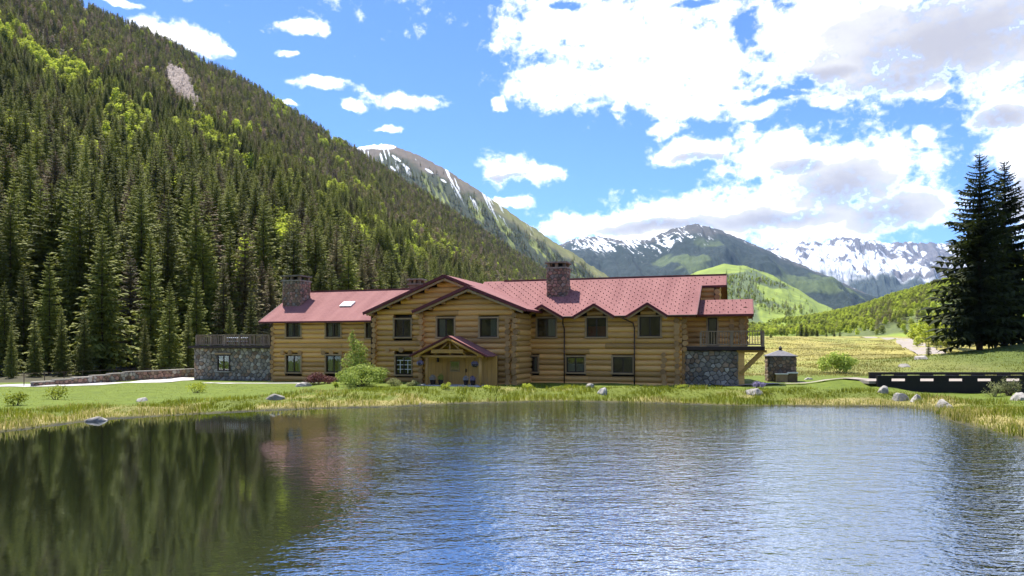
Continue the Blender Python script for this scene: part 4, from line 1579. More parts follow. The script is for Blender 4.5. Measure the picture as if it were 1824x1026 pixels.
# ---- roofs
def slab(name, pts, th=0.14, uvdir=None, parent=lodge, guards=None, tri=False):
    """sloping roof plane with thickness; shingle coordinates run along and up the slope"""
    P_ = [Vector(p) for p in pts]
    nrm = (P_[1] - P_[0]).cross(P_[2] - P_[0]).normalized()
    if nrm.z < 0:
        nrm = -nrm
    b = MB()
    b.prism(pts, -nrm * th)
    o = b.build(name, M['roof'], parent)
    horiz = Vector((0, 0, 1)).cross(nrm).normalized()
    upv = nrm.cross(horiz).normalized()
    me = o.data
    uv = me.uv_layers.new(name='UVMap')
    for lp in me.loops:
        v = me.vertices[lp.vertex_index].co
        uv.data[lp.index].uv = (v.dot(horiz), v.dot(upv))
    if guards:
        g = MB()
        us = [p.dot(horiz) for p in P_]
        vs = [p.dot(upv) for p in P_]
        org = P_[0] - horiz * P_[0].dot(horiz) - upv * P_[0].dot(upv)
        poly = [(p.dot(horiz), p.dot(upv)) for p in P_]

        def inside(x, y):
            c_ = False
            for i in range(len(poly)):
                (ax, ay), (bx, by) = poly[i], poly[(i + 1) % len(poly)]
                if (ay > y) != (by > y) and x < (bx - ax) * (y - ay) / (by - ay) + ax:
                    c_ = not c_
            return c_
        rr = 0
        v = min(vs) + 0.35
        while v < max(vs) - 0.2:
            u = min(us) + 0.3 + (rr % 2) * 0.33
            while u < max(us):
                if inside(u, v) and inside(u + .25, v) and inside(u - .25, v) and inside(u, v - .2) and inside(u, v + .2):
                    c_ = org + horiz * (u + random.uniform(-.03, .03)) + upv * (v + random.uniform(-.02, .02)) + nrm * 0.03
                    k = len(g.v)
                    hw, hl = 0.028, 0.035
                    g.v += [tuple(c_ - horiz * hw - upv * hl - nrm * .03), tuple(c_ + horiz * hw - upv * hl - nrm * .03), tuple(c_ + horiz * hw + upv * hl - nrm * .03), tuple(c_ - horiz * hw + upv * hl - nrm * .03),
                            tuple(c_ - horiz * hw - upv * hl + nrm * .05), tuple(c_ + horiz * hw - upv * hl + nrm * .05)]
                    g.f += [(k, k + 1, k + 5, k + 4), (k + 2, k + 3, k + 4, k + 5), (k + 1, k + 2, k + 5), (k + 3, k, k + 4)]
                u += 0.66
            v += 0.42
            rr += 1
        if g.v:
            gm = mesh('snow_guard', g.v, g.f, M['guard'])
            tag(link('snow_guards', gm, o), kind='stuff')
    return o


def edge_board(name, p, q, w=0.06, h=0.22, parent=lodge, mat='fascia'):
    return MB().bar(p, q, w, h).build(name, M[mat], parent)


KM = 0.517           # main pitch
E0, R0 = -0.7, 6.5   # eave and ridge depth of the main roof
ZE = 5.55
ZR = ZE + (R0 - E0) * KM
sL0, sR0 = -4.9, 15.3
DORM = [(2.86, 0.87 + 0.15, 4.66), (7.26, 5.46, 8.95), (11.55, 9.84, 13.15)]
ZD = 6.52


def zmain(t):
    return ZE + (t - E0) * KM


tD = E0 + (ZD - ZE) / KM
front = [(sL0, E0, ZE)]
for m, a, b in DORM:
    front += [(a, E0, ZE), (m, tD, ZD), (b, E0, ZE)]
sU, tU = 17.4, 4.45
front += [(sR0, E0, ZE), (sR0 + 0.12, tU, zmain(tU)), (sU, tU, zmain(tU)), (sU, R0, ZR), (sL0, R0, ZR)]
main_roof = slab('roof', front, guards=True)
slab('roof', [(sL0, R0, ZR), (sU, R0, ZR), (sU, R0 + 7.2, ZE), (sL0, R0 + 7.2, ZE)])
MB().bar((sL0 + 2, R0, ZR + 0.03), (sU, R0, ZR + 0.03), 0.3, 0.07).build('ridge_cap', M['roof'], main_roof)
for m, a, b in DORM:
    tf = E0 - 0.15
    r1 = slab('dormer_roof', [(a, tf + .1, ZE - 0.02), (m, tf, ZD + .04), (m, tD + .1, ZD + .04), (a + .02, E0 + 0.05, ZE + .03)])
    slab('dormer_roof', [(b, tf + .1, ZE - 0.02), (m, tf, ZD + .04), (m, tD + .1, ZD + .04), (b - .02, E0 + 0.05, ZE + .03)])
    for e in (a, b):
        edge_board('barge_board', (e, tf - .03, ZE - .12), (m, tf - .03, ZD - .05), 0.07, 0.17)
        edge_board('barge_board', (e + (0.1 if e == a else -0.1), tf + .08, ZE - .26), (m, tf + .08, ZD - .2), 0.1, 0.16, mat='trim')
prev = sL0 + 7
for (m, a, b) in DORM + [(0, sR0, 0)]:
    if a - prev > 0.2:
        edge_board('fascia', (prev, E0 - .03, ZE - .1), (a, E0 - .03, ZE - .1), 0.05, 0.16)
        MB().cyl((prev, E0 - .12, ZE - .07), (a, E0 - .12, ZE - .07), 0.065, None, 8).build('gutter', M['pipe'], lodge)
    prev = b
edge_board('barge_board', (sR0 + .03, E0, ZE - .12), (sR0 + .15, tU, zmain(tU) - .12), 0.07, 0.24)
edge_board('barge_board', (sU + .03, tU, zmain(tU) - .12), (sU + .03, R0, ZR - .12), 0.07, 0.24)
edge_board('barge_board', (sU + .03, R0, ZR - .12), (sU + .03, R0 + 4.2, ZR - 4.2 * KM - .12), 0.07, 0.24)
edge_board('fascia', (sR0 + .15, tU - .03, zmain(tU) - .1), (sU, tU - .03, zmain(tU) - .1), 0.05, 0.16)

# centre block: broad gable and, in front of it, the bay gable that shares its right-hand slope
KC = 0.40
sEL, sER, ZCE = -12.45, 2.75, 5.98
sA = (sEL + sER) / 2
ZA = ZCE + (sA - sEL) * KC
sBL = -7.05
sB = (sBL + sER) / 2
ZBp = ZCE + (sER - sB) * KC
tG, tBay = -3.35, -4.85      # front edges of the two roofs
slab('roof', [(sEL, tG, ZCE), (sA, tG, ZA), (sA, 7, ZA), (sEL, 7, ZCE)])
cr = slab('roof', [(sER, tBay, ZCE), (sER, 5, ZCE), (sA, 6.4, ZA), (sA, tG, ZA), (sB, tG, ZBp), (sB, tBay, ZBp)])
slab('roof', [(sBL, tBay, ZCE), (sB, tBay, ZBp), (sB, tG + 0.2, ZBp), (sBL, tG + 0.2, ZCE)])
edge_board('barge_board', (sEL, tG - .03, ZCE - .1), (sA, tG - .03, ZA - .1), 0.07, 0.24)
edge_board('barge_board', (sA, tG - .03, ZA - .1), (sB, tG - .03, ZBp - .1), 0.07, 0.24)
edge_board('barge_board', (sBL, tBay - .03, ZCE - .1), (sB, tBay - .03, ZBp - .1), 0.07, 0.24)
edge_board('barge_board', (sB, tBay - .03, ZBp - .1), (sER, tBay - .03, ZCE - .1), 0.07, 0.24)
for a, za, b, zb_, tt in ((sEL + .3, ZCE - .12, sA, ZA - .3, tG), (sA, ZA - .3, sB, ZBp - .3, tG), (sBL + .2, ZCE - .16, sB, ZBp - .3, tBay), (sB, ZBp - .3, sER - .3, ZCE - .16, tBay)):
    edge_board('rake_trim', (a, tt + .08, za - .08), (b, tt + .08, zb_ - .08), 0.12, 0.17, mat='trim')
edge_board('fascia', (sER + .02, tBay, ZCE - .08), (sER + .02, 0.2, ZCE - .08), 0.05, 0.16)
for k in range(5):     # purlin ends under the rakes
    for (base, zb_, apx, tt) in ((sEL, ZCE, sA, tG), (sBL, ZCE, sB, tBay)):
        f = (k + 0.35) / 4.35
        if f > 1:
            f = 1.0
        s = base + (apx - base) * f
        MB().cyl((s, tt + 0.12, zb_ + (s - base) * KC - 0.42), (s, tt + 1.1, zb_ + (s - base) * KC - 0.42), 0.16, None, 9).build('purlin_end', M['log_end'], lodge, True)
for f in (0.25, 0.6, 0.92):
    s = sER + (sB - sER) * f
    MB().cyl((s, tBay + 0.12, ZCE + (sER - s) * KC - 0.42), (s, tBay + 1.1, ZCE + (sER - s) * KC - 0.42), 0.16, None, 9).build('purlin_end', M['log_end'], lodge, True)

# left wing
KL = 0.545
sW0, sW1 = -25.45, -8.5
eL, rL, zL = -0.4, 5.6, 5.42
zLR = zL + (rL - eL) * KL
lw = slab('roof', [(sW0, eL, zL), (sW1, eL, zL), (sW1, rL, zLR), (sW0, rL, zLR)])
slab('roof', [(sW0, rL, zLR), (sW1, rL, zLR), (sW1, rL + 6, zL), (sW0, rL + 6, zL)])
MB().bar((sW0, rL, zLR + 0.03), (sW1, rL, zLR + 0.03), 0.3, 0.07).build('ridge_cap', M['roof'], lw)
edge_board('fascia', (sW0, eL - .03, zL - .09), (-12.3, eL - .03, zL - .09), 0.05, 0.16)
edge_board('barge_board', (sW0 - .03, eL, zL - .12), (sW0 - .03, rL, zLR - .12), 0.07, 0.24)
sk = MB()
ss0, ts0 = HS(606, 2.3), 2.2
nz_ = Vector((0, -KL, 1)).normalized()
for a, b, h in ((0.0, 1.0, 0.1),):
    c0 = Vector((ss0, ts0, zL + (ts0 - eL) * KL)) + nz_ * 0.02
    sk.prism([c0, c0 + Vector((1.25, 0, 0)), c0 + Vector((1.25, 0.85, 0.85 * KL)), c0 + Vector((0, 0.85, 0.85 * KL))], nz_ * 0.12)
skl = sk.build('skylight', M['white'], lodge)
c0 = c0 + nz_ * 0.125 + Vector((0.1, 0.1, 0.1 * KL))
MB().prism([c0, c0 + Vector((1.05, 0, 0)), c0 + Vector((1.05, 0.65, 0.65 * KL)), c0 + Vector((0, 0.65, 0.65 * KL))], nz_ * 0.015).build('pane', M['white'], skl)

# right-hand room under its own lower roof
eR, rR, zRe = 1.0, 3.4, 5.62
zRr = zRe + (rR - eR) * 0.54
rr_ = slab('roof', [(sR0 + 0.05, eR, zRe), (19.5, eR, zRe), (19.5, rR, zRr), (sR0 + 0.05, rR, zRr)], guards=True)
slab('roof', [(sR0 + 0.05, rR, zRr), (19.5, rR, zRr), (19.5, rR + 2.6, zRe - .1), (sR0 + 0.05, rR + 2.6, zRe - .1)])
edge_board('fascia', (sR0 + .05, eR - .03, zRe - .09), (19.5, eR - .03, zRe - .09), 0.05, 0.16)
edge_board('barge_board', (19.53, eR, zRe - .12), (19.53, rR, zRr - .12), 0.07, 0.26)
edge_board('barge_board', (19.53, rR, zRr - .12), (19.53, rR + 2.6, zRe - .22), 0.07, 0.26)

# ---- windows first (they tell the walls where to break)
tLW, tCB, tBA, tRW, tRR = 0.3, -2.5, -4.0, 0.0, 2.0
o_lw = [win(510, 536, 575, 600, tLW, curtain=('sides', 'curtain')), win(581, 607, 575, 600, tLW, curtain=('sides', 'curtain')),
        win(510, 536, 633, 663, tLW, curtain=('sides', 'curtain')), win(581, 607, 633, 663, tLW, curtain=('sides', 'curtain')), win(652, 664, 575, 602, tLW, kind='single')]
o_cb = [win(703, 732, 569, 600, tCB, curtain=None), win(705, 733, 634, 667, tCB, kind='grid')]
o_ba = [win(779, 809, 567, 600, tBA, curtain=('left', 'curtain')), win(855, 886, 567, 600, tBA, curtain=('right', 'curtain'), kind='single')]
o_rw = [win(957, 990, 567, 600, tRW, curtain=('right', 'curtain')), win(1045, 1080, 566, 600, tRW, curtain=('low', 'redcurtain')), win(1139, 1176, 564, 599, tRW, curtain=None),
        win(941, 958, 635, 662, tRW, curtain=('right', 'curtain')), win(1009, 1041, 636, 663, tRW, curtain=('low', 'curtain')), win(1092, 1127, 636, 664, tRW, curtain=None)]
o_rr = [win(1261, 1277, 566, 613, tRR, name='balcony_door', kind='single')]

# ---- walls
sLa, sLb = HS(489, tLW), HS(668, tLW) + 1.5
log_wall(sLa, sLb, tLW, lambda s: zL + 0.25, o_lw, z0=-0.7)
wL = log_wall(HS(667, tCB), sB + 3, tCB, lambda s: ZCE - 0.1 + min(s - sEL, sER - s) * KC, o_cb, z0=-0.5)
wB = log_wall(HS(750, tBA), HS(917, tBA), tBA, lambda s: ZCE - 0.1 + min(s - sBL, sER - s) * KC, o_ba, z0=-0.3)


def ztop_main(s):
    z = ZE + 0.2
    for m, a, b in DORM:
        hw = (b - a) / 2
        z = max(z, ZE + (ZD - ZE) * (1 - abs(s - (a + b) / 2) / hw) - 0.12)
    return z


sRb = HS(1215, tRW)
wR = log_wall(1.0, sRb, tRW, ztop_main, o_rw, z0=-0.3)
wRR = log_wall(sRb - 0.2, 18.95, tRR, lambda s: zRe + 0.35, o_rr, z0=2.85)
# return walls seen at an angle
for s_, ta_, tb_, z0_, z1_ in ((HS(917, tBA), tBA, 0.2, -0.3, ZCE - .2), (18.95, tRR, 7.0, 2.85, zRe + .5), (sRb, tRW, tRR, -0.3, ZE), (HS(667, tCB), tCB, 0.3, -0.5, ZCE - .2), (sLa, tLW, 10.5, -0.7, zL)):
    b = MB()
    b.box((s_ - 0.3, (ta_ + tb_) / 2, (z0_ + z1_) / 2 - 0.15), (0.12, tb_ - ta_, z1_ - z0_ + 0.3))
    wl = b.build('wall', M['core'], lodge)
    z = z0_ + PITCH
    while z < z1_:
        log(wl, ta_ - 0.0, tb_, s_, z, LR, 't')
        z += PITCH
# upper gable wall under the ridge extension
b = MB()
b.prism([(16.6, tU - 0.3, 6.0), (16.6, R0 + 2, 6.0), (16.6, R0 + 2, ZR - 1.2), (16.6, R0, ZR - .25), (16.6, tU - .1, zmain(tU) - .2)], (-0.12, 0, 0))
wg = b.build('wall', M['core'], lodge)
z = 6.3
while z < ZR - 0.5:
    hw = min(2.4, (ZR - .3 - z) / KM)
    log(wg, R0 - hw, R0 + min(hw, 2.0), 16.72, z, LR, 't')
    z += PITCH
log_wall(15.2, 16.6, tU + .3, lambda s: zmain(tU) + .1, [], z0=6.3)
# stacked corner ends
for wl, px_, t, z0_, z1_ in ((wL, 667, tCB, -0.5, ZCE - .2), (wB, 751, tBA, -0.3, ZCE - .1), (wB, 917, tBA, -0.3, ZCE - .2), (wB, 905, tBA, -0.3, 5.2), (wR, 1206, tRW, -0.3, ZE - .3), (wR, 1219, tRW + 0.25, 2.4, ZE - .3)):
    log_ends(wl, HS(px_, t - .3), t, z0_, z1_)
log_ends(wL, HS(488, tLW), tLW, -0.7, zL - .3, 0.25)
log_ends(wRR, 18.75, tRR, 2.85, zRe - .1)
log_ends(wRR, 17.9, tRR, 2.85, zRe - .1, 0.3)
log_ends(wR, HS(1183, tRW), tRW, -0.3, 2.6, 0.3)
# projecting beam ends over the lower windows of the left wing and the centre block
for px_, t in ((505, tLW), (520, tLW), (536, tLW), (578, tLW), (593, tLW), (608, tLW)):
    log_ends(wL, HS(px_, t), t, 2.0, 2.5, 0.3)
for px_ in (692, 716):
    log_ends(wL, HS(px_, tCB), tCB, 2.3, 2.8, 0.3)


# ---- downpipes
for px_, off in ((1003, 4.68), (1128, 9.35)):
    s = HS(px_ + 2, -0.4)
    b = MB()
    b.cyl((off, E0 - .12, ZE - .1), (s - 0.1, -0.5, ZE - .62), 0.055, None, 8).cyl((s - 0.1, -0.5, ZE - .58), (s, -0.36, ZE - 1.05), 0.055, None, 8).cyl((s, -0.36, ZE - 1.0), (s, -0.36, -0.2), 0.055, None, 8)
    b.build('downpipe', M['pipe'], lodge, True)


# ---- stonework
def stones(parent, org, ex, nrm, Wd, Hg, cw, ch, mats, openings=(), seed=0, jit=0.32, depth=0.09, gap=0.022, limit=300, rows_jit=0.5):
    """rubble facing: irregular cells on a jittered grid, each cell a proud, bevelled stone"""
    rg = random.Random(seed)
    ex, nrm = Vector(ex), Vector(nrm)
    ez = Vector((0, 0, 1))
    nr, nc = max(1, round(Hg / ch)), max(1, round(Wd / cw))
    seeds = []
    for r in range(-1, nr + 1):
        for c in range(-1, nc + 2):
            seeds.append(((c + 0.5 * (r % 2) + rg.uniform(-jit, jit)) * Wd / nc, (r + 0.5 + rg.uniform(-jit, jit) * rows_jit * 2) * Hg / nr))
    count = 0
    for i, (sx, sz) in enumerate(seeds):
        if not (0 <= sx <= Wd and 0 <= sz <= Hg):
            pass
        poly = [(0.0, 0.0), (Wd, 0.0), (Wd, Hg), (0.0, Hg)]

        def clip(poly, nx, nz, d):
            out = []
            for k in range(len(poly)):
                a, b = poly[k], poly[(k + 1) % len(poly)]
                da, db = a[0] * nx + a[1] * nz - d, b[0] * nx + b[1] * nz - d
                if da <= 0:
                    out.append(a)
                if da * db < 0:
                    f = da / (da - db)
                    out.append((a[0] + (b[0] - a[0]) * f, a[1] + (b[1] - a[1]) * f))
            return out
        for j, (qx, qz) in enumerate(seeds):
            if j == i or abs(qx - sx) > cw * 2.6 or abs(qz - sz) > ch * 2.6:
                continue
            nx, nz = qx - sx, qz - sz
            l = math.hypot(nx, nz)
            if l < 1e-6:
                continue
            nx, nz = nx / l, nz / l
            d = nx * (sx + qx) / 2 + nz * (sz + qz) / 2 - gap
            poly = clip(poly, nx, nz, d)
            if len(poly) < 3:
                break
        if len(poly) < 3:
            continue
        cx = sum(p[0] for p in poly) / len(poly)
        cz = sum(p[1] for p in poly) / len(poly)
        bad = False
        for a0, a1, b0, b1 in openings:
            if a0 < cx < a1 and b0 < cz < b1:
                bad = True
            elif cx > a0 - cw and cx < a1 + cw and cz > b0 - ch and cz < b1 + ch:
                if cx <= a0 and b0 < cz < b1:
                    poly = clip(poly, 1, 0, a0)
                elif cx >= a1 and b0 < cz < b1:
                    poly = clip(poly, -1, 0, -a1)
                elif cz >= b1:
                    poly = clip(poly, 0, -1, -b1)
                elif cz <= b0:
                    poly = clip(poly, 0, 1, b0)
        if bad or len(poly) < 3:
            continue
        ar = 0.5 * abs(sum(poly[k][0] * poly[(k + 1) % len(poly)][1] - poly[(k + 1) % len(poly)][0] * poly[k][1] for k in range(len(poly))))
        if ar < 0.012:
            continue
        cx = sum(p[0] for p in poly) / len(poly)
        cz = sum(p[1] for p in poly) / len(poly)
        k = len(poly)
        dp = depth * rg.uniform(0.45, 1.2)
        V = [tuple(ex * (p[0] - cx) + ez * (p[1] - cz)) for p in poly]
        V += [tuple(ex * ((p[0] - cx) * 0.97) + ez * ((p[1] - cz) * 0.97) + nrm * (dp * rg.uniform(.5, .75))) for p in poly]
        tx, tz = rg.uniform(-.15, .15), rg.uniform(-.15, .15)
        V += [tuple(ex * ((p[0] - cx) * 0.78) + ez * ((p[1] - cz) * 0.78) + nrm * (dp * (1 + tx * (p[0] - cx) + tz * (p[1] - cz)))) for p in poly]
        Fc = [tuple(range(2 * k, 3 * k))]
        for a in range(k):
            b = (a + 1) % k
            Fc += [(a, b, k + b, k + a), (k + a, k + b, 2 * k + b, 2 * k + a)]
        if ex.cross(ez).dot(nrm) < 0:
            Fc = [f[::-1] for f in Fc]
        me = mesh('stone', V, Fc, M[rg.choice(mats)])
        link('stone', me, parent, tuple(Vector(org) + ex * cx + ez * cz))
        count += 1
    return count


def stone_block(name, parent, s0, s1, t0, t1, z0, z1, cw, ch, mats, seed, openings=(), faces='flr', rows_jit=0.5, top=False):
    b = MB()
    b.box(((s0 + s1) / 2, (t0 + t1) / 2, (z0 + z1) / 2), (s1 - s0, t1 - t0, z1 - z0))
    o = b.build(name, M['mortar'], parent)
    n = 0
    if 'f' in faces:
        n += stones(o, (s0, t0, z0), (1, 0, 0), (0, -1, 0), s1 - s0, z1 - z0, cw, ch, mats, openings, seed, rows_jit=rows_jit)
    if 'r' in faces:
        n += stones(o, (s1, t0, z0), (0, 1, 0), (1, 0, 0), t1 - t0, z1 - z0, cw, ch, mats, (), seed + 1, rows_jit=rows_jit)
    if 'l' in faces:
        n += stones(o, (s0, t0, z0), (0, 1, 0), (-1, 0, 0), t1 - t0, z1 - z0, cw, ch, mats, (), seed + 2, rows_jit=rows_jit)
    return o


GREYS = ['stone_grey', 'stone_grey', 'stone_brown', 'stone_pale', 'stone_grey']
BROWNS = ['stone_brown', 'stone_red', 'stone_brown', 'stone_grey', 'stone_red']


def chimney(s0, s1, t0, t1, z0, z1, seed, stones_on=True):
    o = stone_block('chimney', lodge, s0, s1, t0, t1, z0, z1 - 0.62, 0.42, 0.27, BROWNS, seed, rows_jit=0.25) if stones_on else MB().box(((s0 + s1) / 2, (t0 + t1) / 2, (z0 + z1) / 2 - .3), (s1 - s0, t1 - t0, z1 - z0 - .62)).build('chimney', M['stone_brown'], lodge)
    w, d = s1 - s0, t1 - t0
    b = MB()
    b.box(((s0 + s1) / 2, (t0 + t1) / 2, z1 - 0.57), (w + 0.28, d + 0.28, 0.12))
    b.build('collar', M['stone_grey'], o)
    for a in (s0 + 0.14, s1 - 0.14, (s0 + s1) / 2):
        for c in (t0 + 0.14, t1 - 0.14):
            MB().box((a, c, z1 - 0.33), (0.26, 0.26, 0.36)).build('pier', M['stone_brown'], o)
    MB().box(((s0 + s1) / 2, (t0 + t1) / 2, z1 - 0.33), (w * 0.55, d * 0.55, 0.35)).build('flue', M['black'], o)
    MB().box(((s0 + s1) / 2, (t0 + t1) / 2, z1 - 0.09), (w + 0.34, d + 0.34, 0.13)).build('cap', M['stone_grey'], o)
    return o


chimney(-24.95, -22.95, 2.6, 4.3, 6.3, 10.15, 510)
chimney(2.3, 3.98, 3.0, 4.5, 7.0, 10.55, 520)
sm = HS(728, 6.8)
chimney(sm, sm + 1.25, 6.8, 8.0, 8.0, HZ(735, 496, 6.8), 530, False)

# stone annex with a roof terrace, left
aL, aR, tA = -34.0, -24.85, 0.6
wzt = HZ(400, 620, tA)
ow = (HS(388, tA), HS(410, tA), HZ(399, 661, tA), HZ(399, 632, tA))
annex = stone_block('annex', lodge, aL, aR, tA, tA + 6, -1.0, wzt, 0.5, 0.34, GREYS, 540, openings=[(ow[0] - aL, ow[1] - aL, ow[2] + 1.0, ow[3] + 1.0)], faces='flr')
cxw, czw = (ow[0] + ow[1]) / 2, (ow[2] + ow[3]) / 2
wa = MB()
ww, hw_ = ow[1] - ow[0], ow[3] - ow[2]
wa.box((cxw, tA - .04, ow[3] - .05), (ww, .1, .1)).box((cxw, tA - .04, ow[2] + .05), (ww, .1, .1)).box((ow[0] + .05, tA - .04, czw), (.1, .1, hw_ - .2)).box((ow[1] - .05, tA - .04, czw), (.1, .1, hw_ - .2)).box((cxw, tA - .04, czw), (.06, .08, hw_ - .2))
aw = wa.build('window', M['sash'], lodge)
MB().box((cxw, tA - .02, czw), (ww - .2, .012, hw_ - .2)).build('pane', M['glass'], aw)
MB().box((cxw, tA - .006, czw), (ww - .2, .008, hw_ - .2)).build('room_shade_sheet', M['core'], aw)  # shade of the room put into a dark sheet behind the pane
MB().box((cxw, tA - .12, ow[3] + .12), (ww + .45, .2, .16)).build('lintel', M['trim'], aw)
MB().box((cxw, tA - .1, ow[2] - .06), (ww + .2, .16, .1)).build('sill', M['stone_pale'], aw)
MB().box(((aL + aR) / 2 - .1, tA + 2.9, wzt + .12), (aR - aL + .7, 6.6, .24)).build('terrace_edge', M['darkbeam'], lodge)


def railing(p0, p1, z0, h, name='railing', post_gap=1.9, bal_gap=0.24, rail=0.1):
    p0, p1 = Vector(p0), Vector(p1)
    d = p1 - p0
    l = d.length
    d = d / l
    ang = math.atan2(d.y, d.x)
    mid = (p0 + p1) / 2
    o = MB().bar((p0.x, p0.y, z0 + h), (p1.x, p1.y, z0 + h), 0.15, 0.07).build(name, M['deckwood'], lodge)
    MB().bar((p0.x, p0.y, z0 + 0.12), (p1.x, p1.y, z0 + 0.12), 0.07, 0.09).build('bottom_rail', M['deckwood'], o)
    n = max(1, round(l / post_gap))
    pm = MB().box((0, 0, h / 2 - .03), (0.15, 0.15, h - .06))
    pme = mesh('post', pm.v, pm.f, M['deckwood'])
    bm_ = MB().box((0, 0, h / 2 + 0.06), (0.055, 0.04, h - 0.2))
    bme = mesh('baluster', bm_.v, bm_.f, M['deckwood'])
    for i in range(n + 1):
        q = p0 + d * (l * i / n)
        link('post', pme, o, (q.x, q.y, z0), (0, 0, ang))
    k = int(l / bal_gap)
    for i in range(1, k):
        q = p0 + d * (l * i / k)
        if min(abs((l * i / k) - l * j / n) for j in range(n + 1)) > 0.1:
            link('baluster', bme, o, (q.x, q.y, z0), (0, 0, ang))
    return o


zt_ = wzt + .24
railing((aL + .15, tA + .1), (aR - .2, tA + .1), zt_, HZ(400, 596, tA) - zt_ - .03)
railing((aL + .15, tA + .3), (aL + .15, tA + 6), zt_, HZ(400, 596, tA) - zt_ - .03)
railing((aL + .15, tA + 6), (aR - .2, tA + 6), zt_, HZ(400, 596, tA) - zt_ - .03)

# stone base and balcony, right
zdk = 2.78
base = stone_block('stone_base', lodge, sRb + 0.12, 18.35, 0.25, 5.5, -0.6, zdk - 0.06, 0.46, 0.33, GREYS, 560, faces='fr')
MB().box((18.62, 0.6, (zdk - .6) / 2), (0.5, 0.55, zdk + .5)).build('corner_post', M['log'], lodge)
dk = MB().box(((sRb + 20.3) / 2 + .05, 1.0, zdk + .12), (20.3 - sRb, 2.1, .28)).build('balcony_deck', M['darkbeam'], lodge)
for k in range(14):
    MB().box(((sRb + 20.3) / 2 + .05, 0.05 + 0.142 * k, zdk + .28), (20.3 - sRb, 0.13, .035)).build('board', M['deckwood'], dk)
MB().box((19.6, 3.2, zdk + .14), (1.5, 2.3, .28)).build('balcony_deck', M['darkbeam'], lodge)
zr0 = zdk + .3
hr = HZ(1300, 590, 0) - zr0
railing((15.6, 0.05), (20.25, 0.05), zr0, hr, bal_gap=0.2)
railing((20.25, 0.25), (20.25, 4.2), zr0, hr, bal_gap=0.2)
for tb in (0.3, 3.6):
    MB().bar((18.6, tb, 0.95), (20.2, tb, zdk - .15), 0.24, 0.28).build('brace', M['honey'], lodge)
    MB().bar((18.3, tb, zdk - .1), (20.5, tb, zdk - .1), 0.22, 0.18).build('bracket_beam', M['honey'], lodge)

# ---- entrance porch
tP = -6.75
pA, pAz = HS(798, tP), HZ(798, 598, tP)
pLs, pRs, pEz = HS(729, tP), HS(868, tP), HZ(800, 633.5, tP)
pRs = pA + (pA - pLs) * 0.98
porch = slab('porch_roof', [(pRs, tP, pEz), (pA, tP, pAz), (pA, tBA - .25, pAz), (pRs, tBA - .25, pEz)], 0.1)
slab('porch_roof', [(pLs, tP, pEz), (pA, tP, pAz), (pA, tBA - .25, pAz), (pLs, tBA - .25, pEz)], 0.1)
for e in (pLs, pRs):
    edge_board('barge_board', (e, tP - .03, pEz - .05), (pA, tP - .03, pAz - .05), 0.06, 0.13)
    MB().cyl((e + (.35 if e == pLs else -.35), tP + .12, pEz - .1), (pA, tP + .12, pAz - .24), 0.12, None, 9).build('rafter', M['honey'], lodge, True)
for s, z in ((pA, pAz - .3), (pLs + .75, pEz + .02), (pRs - .75, pEz + .02)):
    MB().cyl((s, tP + .02, z), (s, tBA - .3, z), 0.13, None, 9).build('purlin', M['honey'], lodge, True)
p1, p2 = HS(760, tP + .3), HS(855, tP + .3)
for s in (p1, p2):
    MB().cyl((s, tP + .35, -0.5), (s, tP + .35, HZ(800, 636, tP + .3)), 0.14, 0.13, 10).build('porch_post', M['honey'], lodge, True)
zbm = HZ(800, 635, tP + .3)
MB().cyl((p1 - .35, tP + .35, zbm), (p2 + .35, tP + .35, zbm), 0.11, None, 9).build('porch_beam', M['honey'], lodge, True)
for sg in (-1, 1):
    MB().cyl((pA + sg * 1.3, tP + .4, zbm + .1), (pA + sg * .1, tP + .4, pAz - .45), 0.07, None, 8).build('truss_strut', M['honey'], lodge, True)
MB().cyl((pA, tP + .4, zbm), (pA, tP + .4, pAz - .35), 0.08, None, 8).build('king_post', M['honey'], lodge, True)
s0_, s1_ = HS(768, tP + .2), HS(825, tP + .2)
zs0, zs1 = HZ(797, 629, tP + .2), HZ(797, 622.5, tP + .2)
sign = MB().box(((s0_ + s1_) / 2, tP + .22, (zs0 + zs1) / 2), (s1_ - s0_, .07, zs1 - zs0)).build('sign_board', M['honey'], lodge)
# carved relief on the board: too worn in the photograph to read, only its raised outlines show
for k in range(14):
    x = s0_ + .2 + (s1_ - s0_ - .4) * k / 13
    hh = (0.13, 0.17, 0.1, 0.15, 0.12)[k % 5]
    MB().box((x, tP + .175, (zs0 + zs1) / 2 + 0.01 * (-1) ** k), (0.09, .03, hh)).build('carving', M['panel'], sign)
# vestibule walls of golden boards, with the door
tv = -4.9
vz = zbm + .05
vs0, vs1 = HS(763, tv), HS(886, tv)
ds0, ds1 = HS(796, tv), HS(829, tv)
x = vs0
while x < vs1 - .05:
    w_ = min(0.32, vs1 - x)
    if not (ds0 - .02 < x + w_ / 2 < ds1 + .02):
        MB().box((x + w_ / 2, tv, vz / 2 - .2), (w_ - .012, 0.07, vz + .4)).build('board', M['panel'], porch)
    x += w_
MB().box(((vs0 + vs1) / 2, tv + .12, vz / 2 - .2), (vs1 - vs0, 0.08, vz + .4)).build('porch_wall', M['core'], lodge)
dz1 = HZ(811, 640, tv)
door = MB().box(((ds0 + ds1) / 2, tv - .02, dz1 / 2 - .25), (ds1 - ds0 - .24, .06, dz1 + .5)).build('door', M['panel'], lodge)
df = MB()
df.box((ds0 + .06, tv - .04, dz1 / 2 - .2), (.12, .12, dz1 + .5)).box((ds1 - .06, tv - .04, dz1 / 2 - .2), (.12, .12, dz1 + .5)).box(((ds0 + ds1) / 2, tv - .04, dz1 + .06), (ds1 - ds0, .12, .12))
df.build('frame', M['honey'], door)
a0, a1, b0, b1 = HS(803, tv), HS(819, tv), HZ(811, 661, tv), HZ(811, 643.5, tv)
wf = MB()
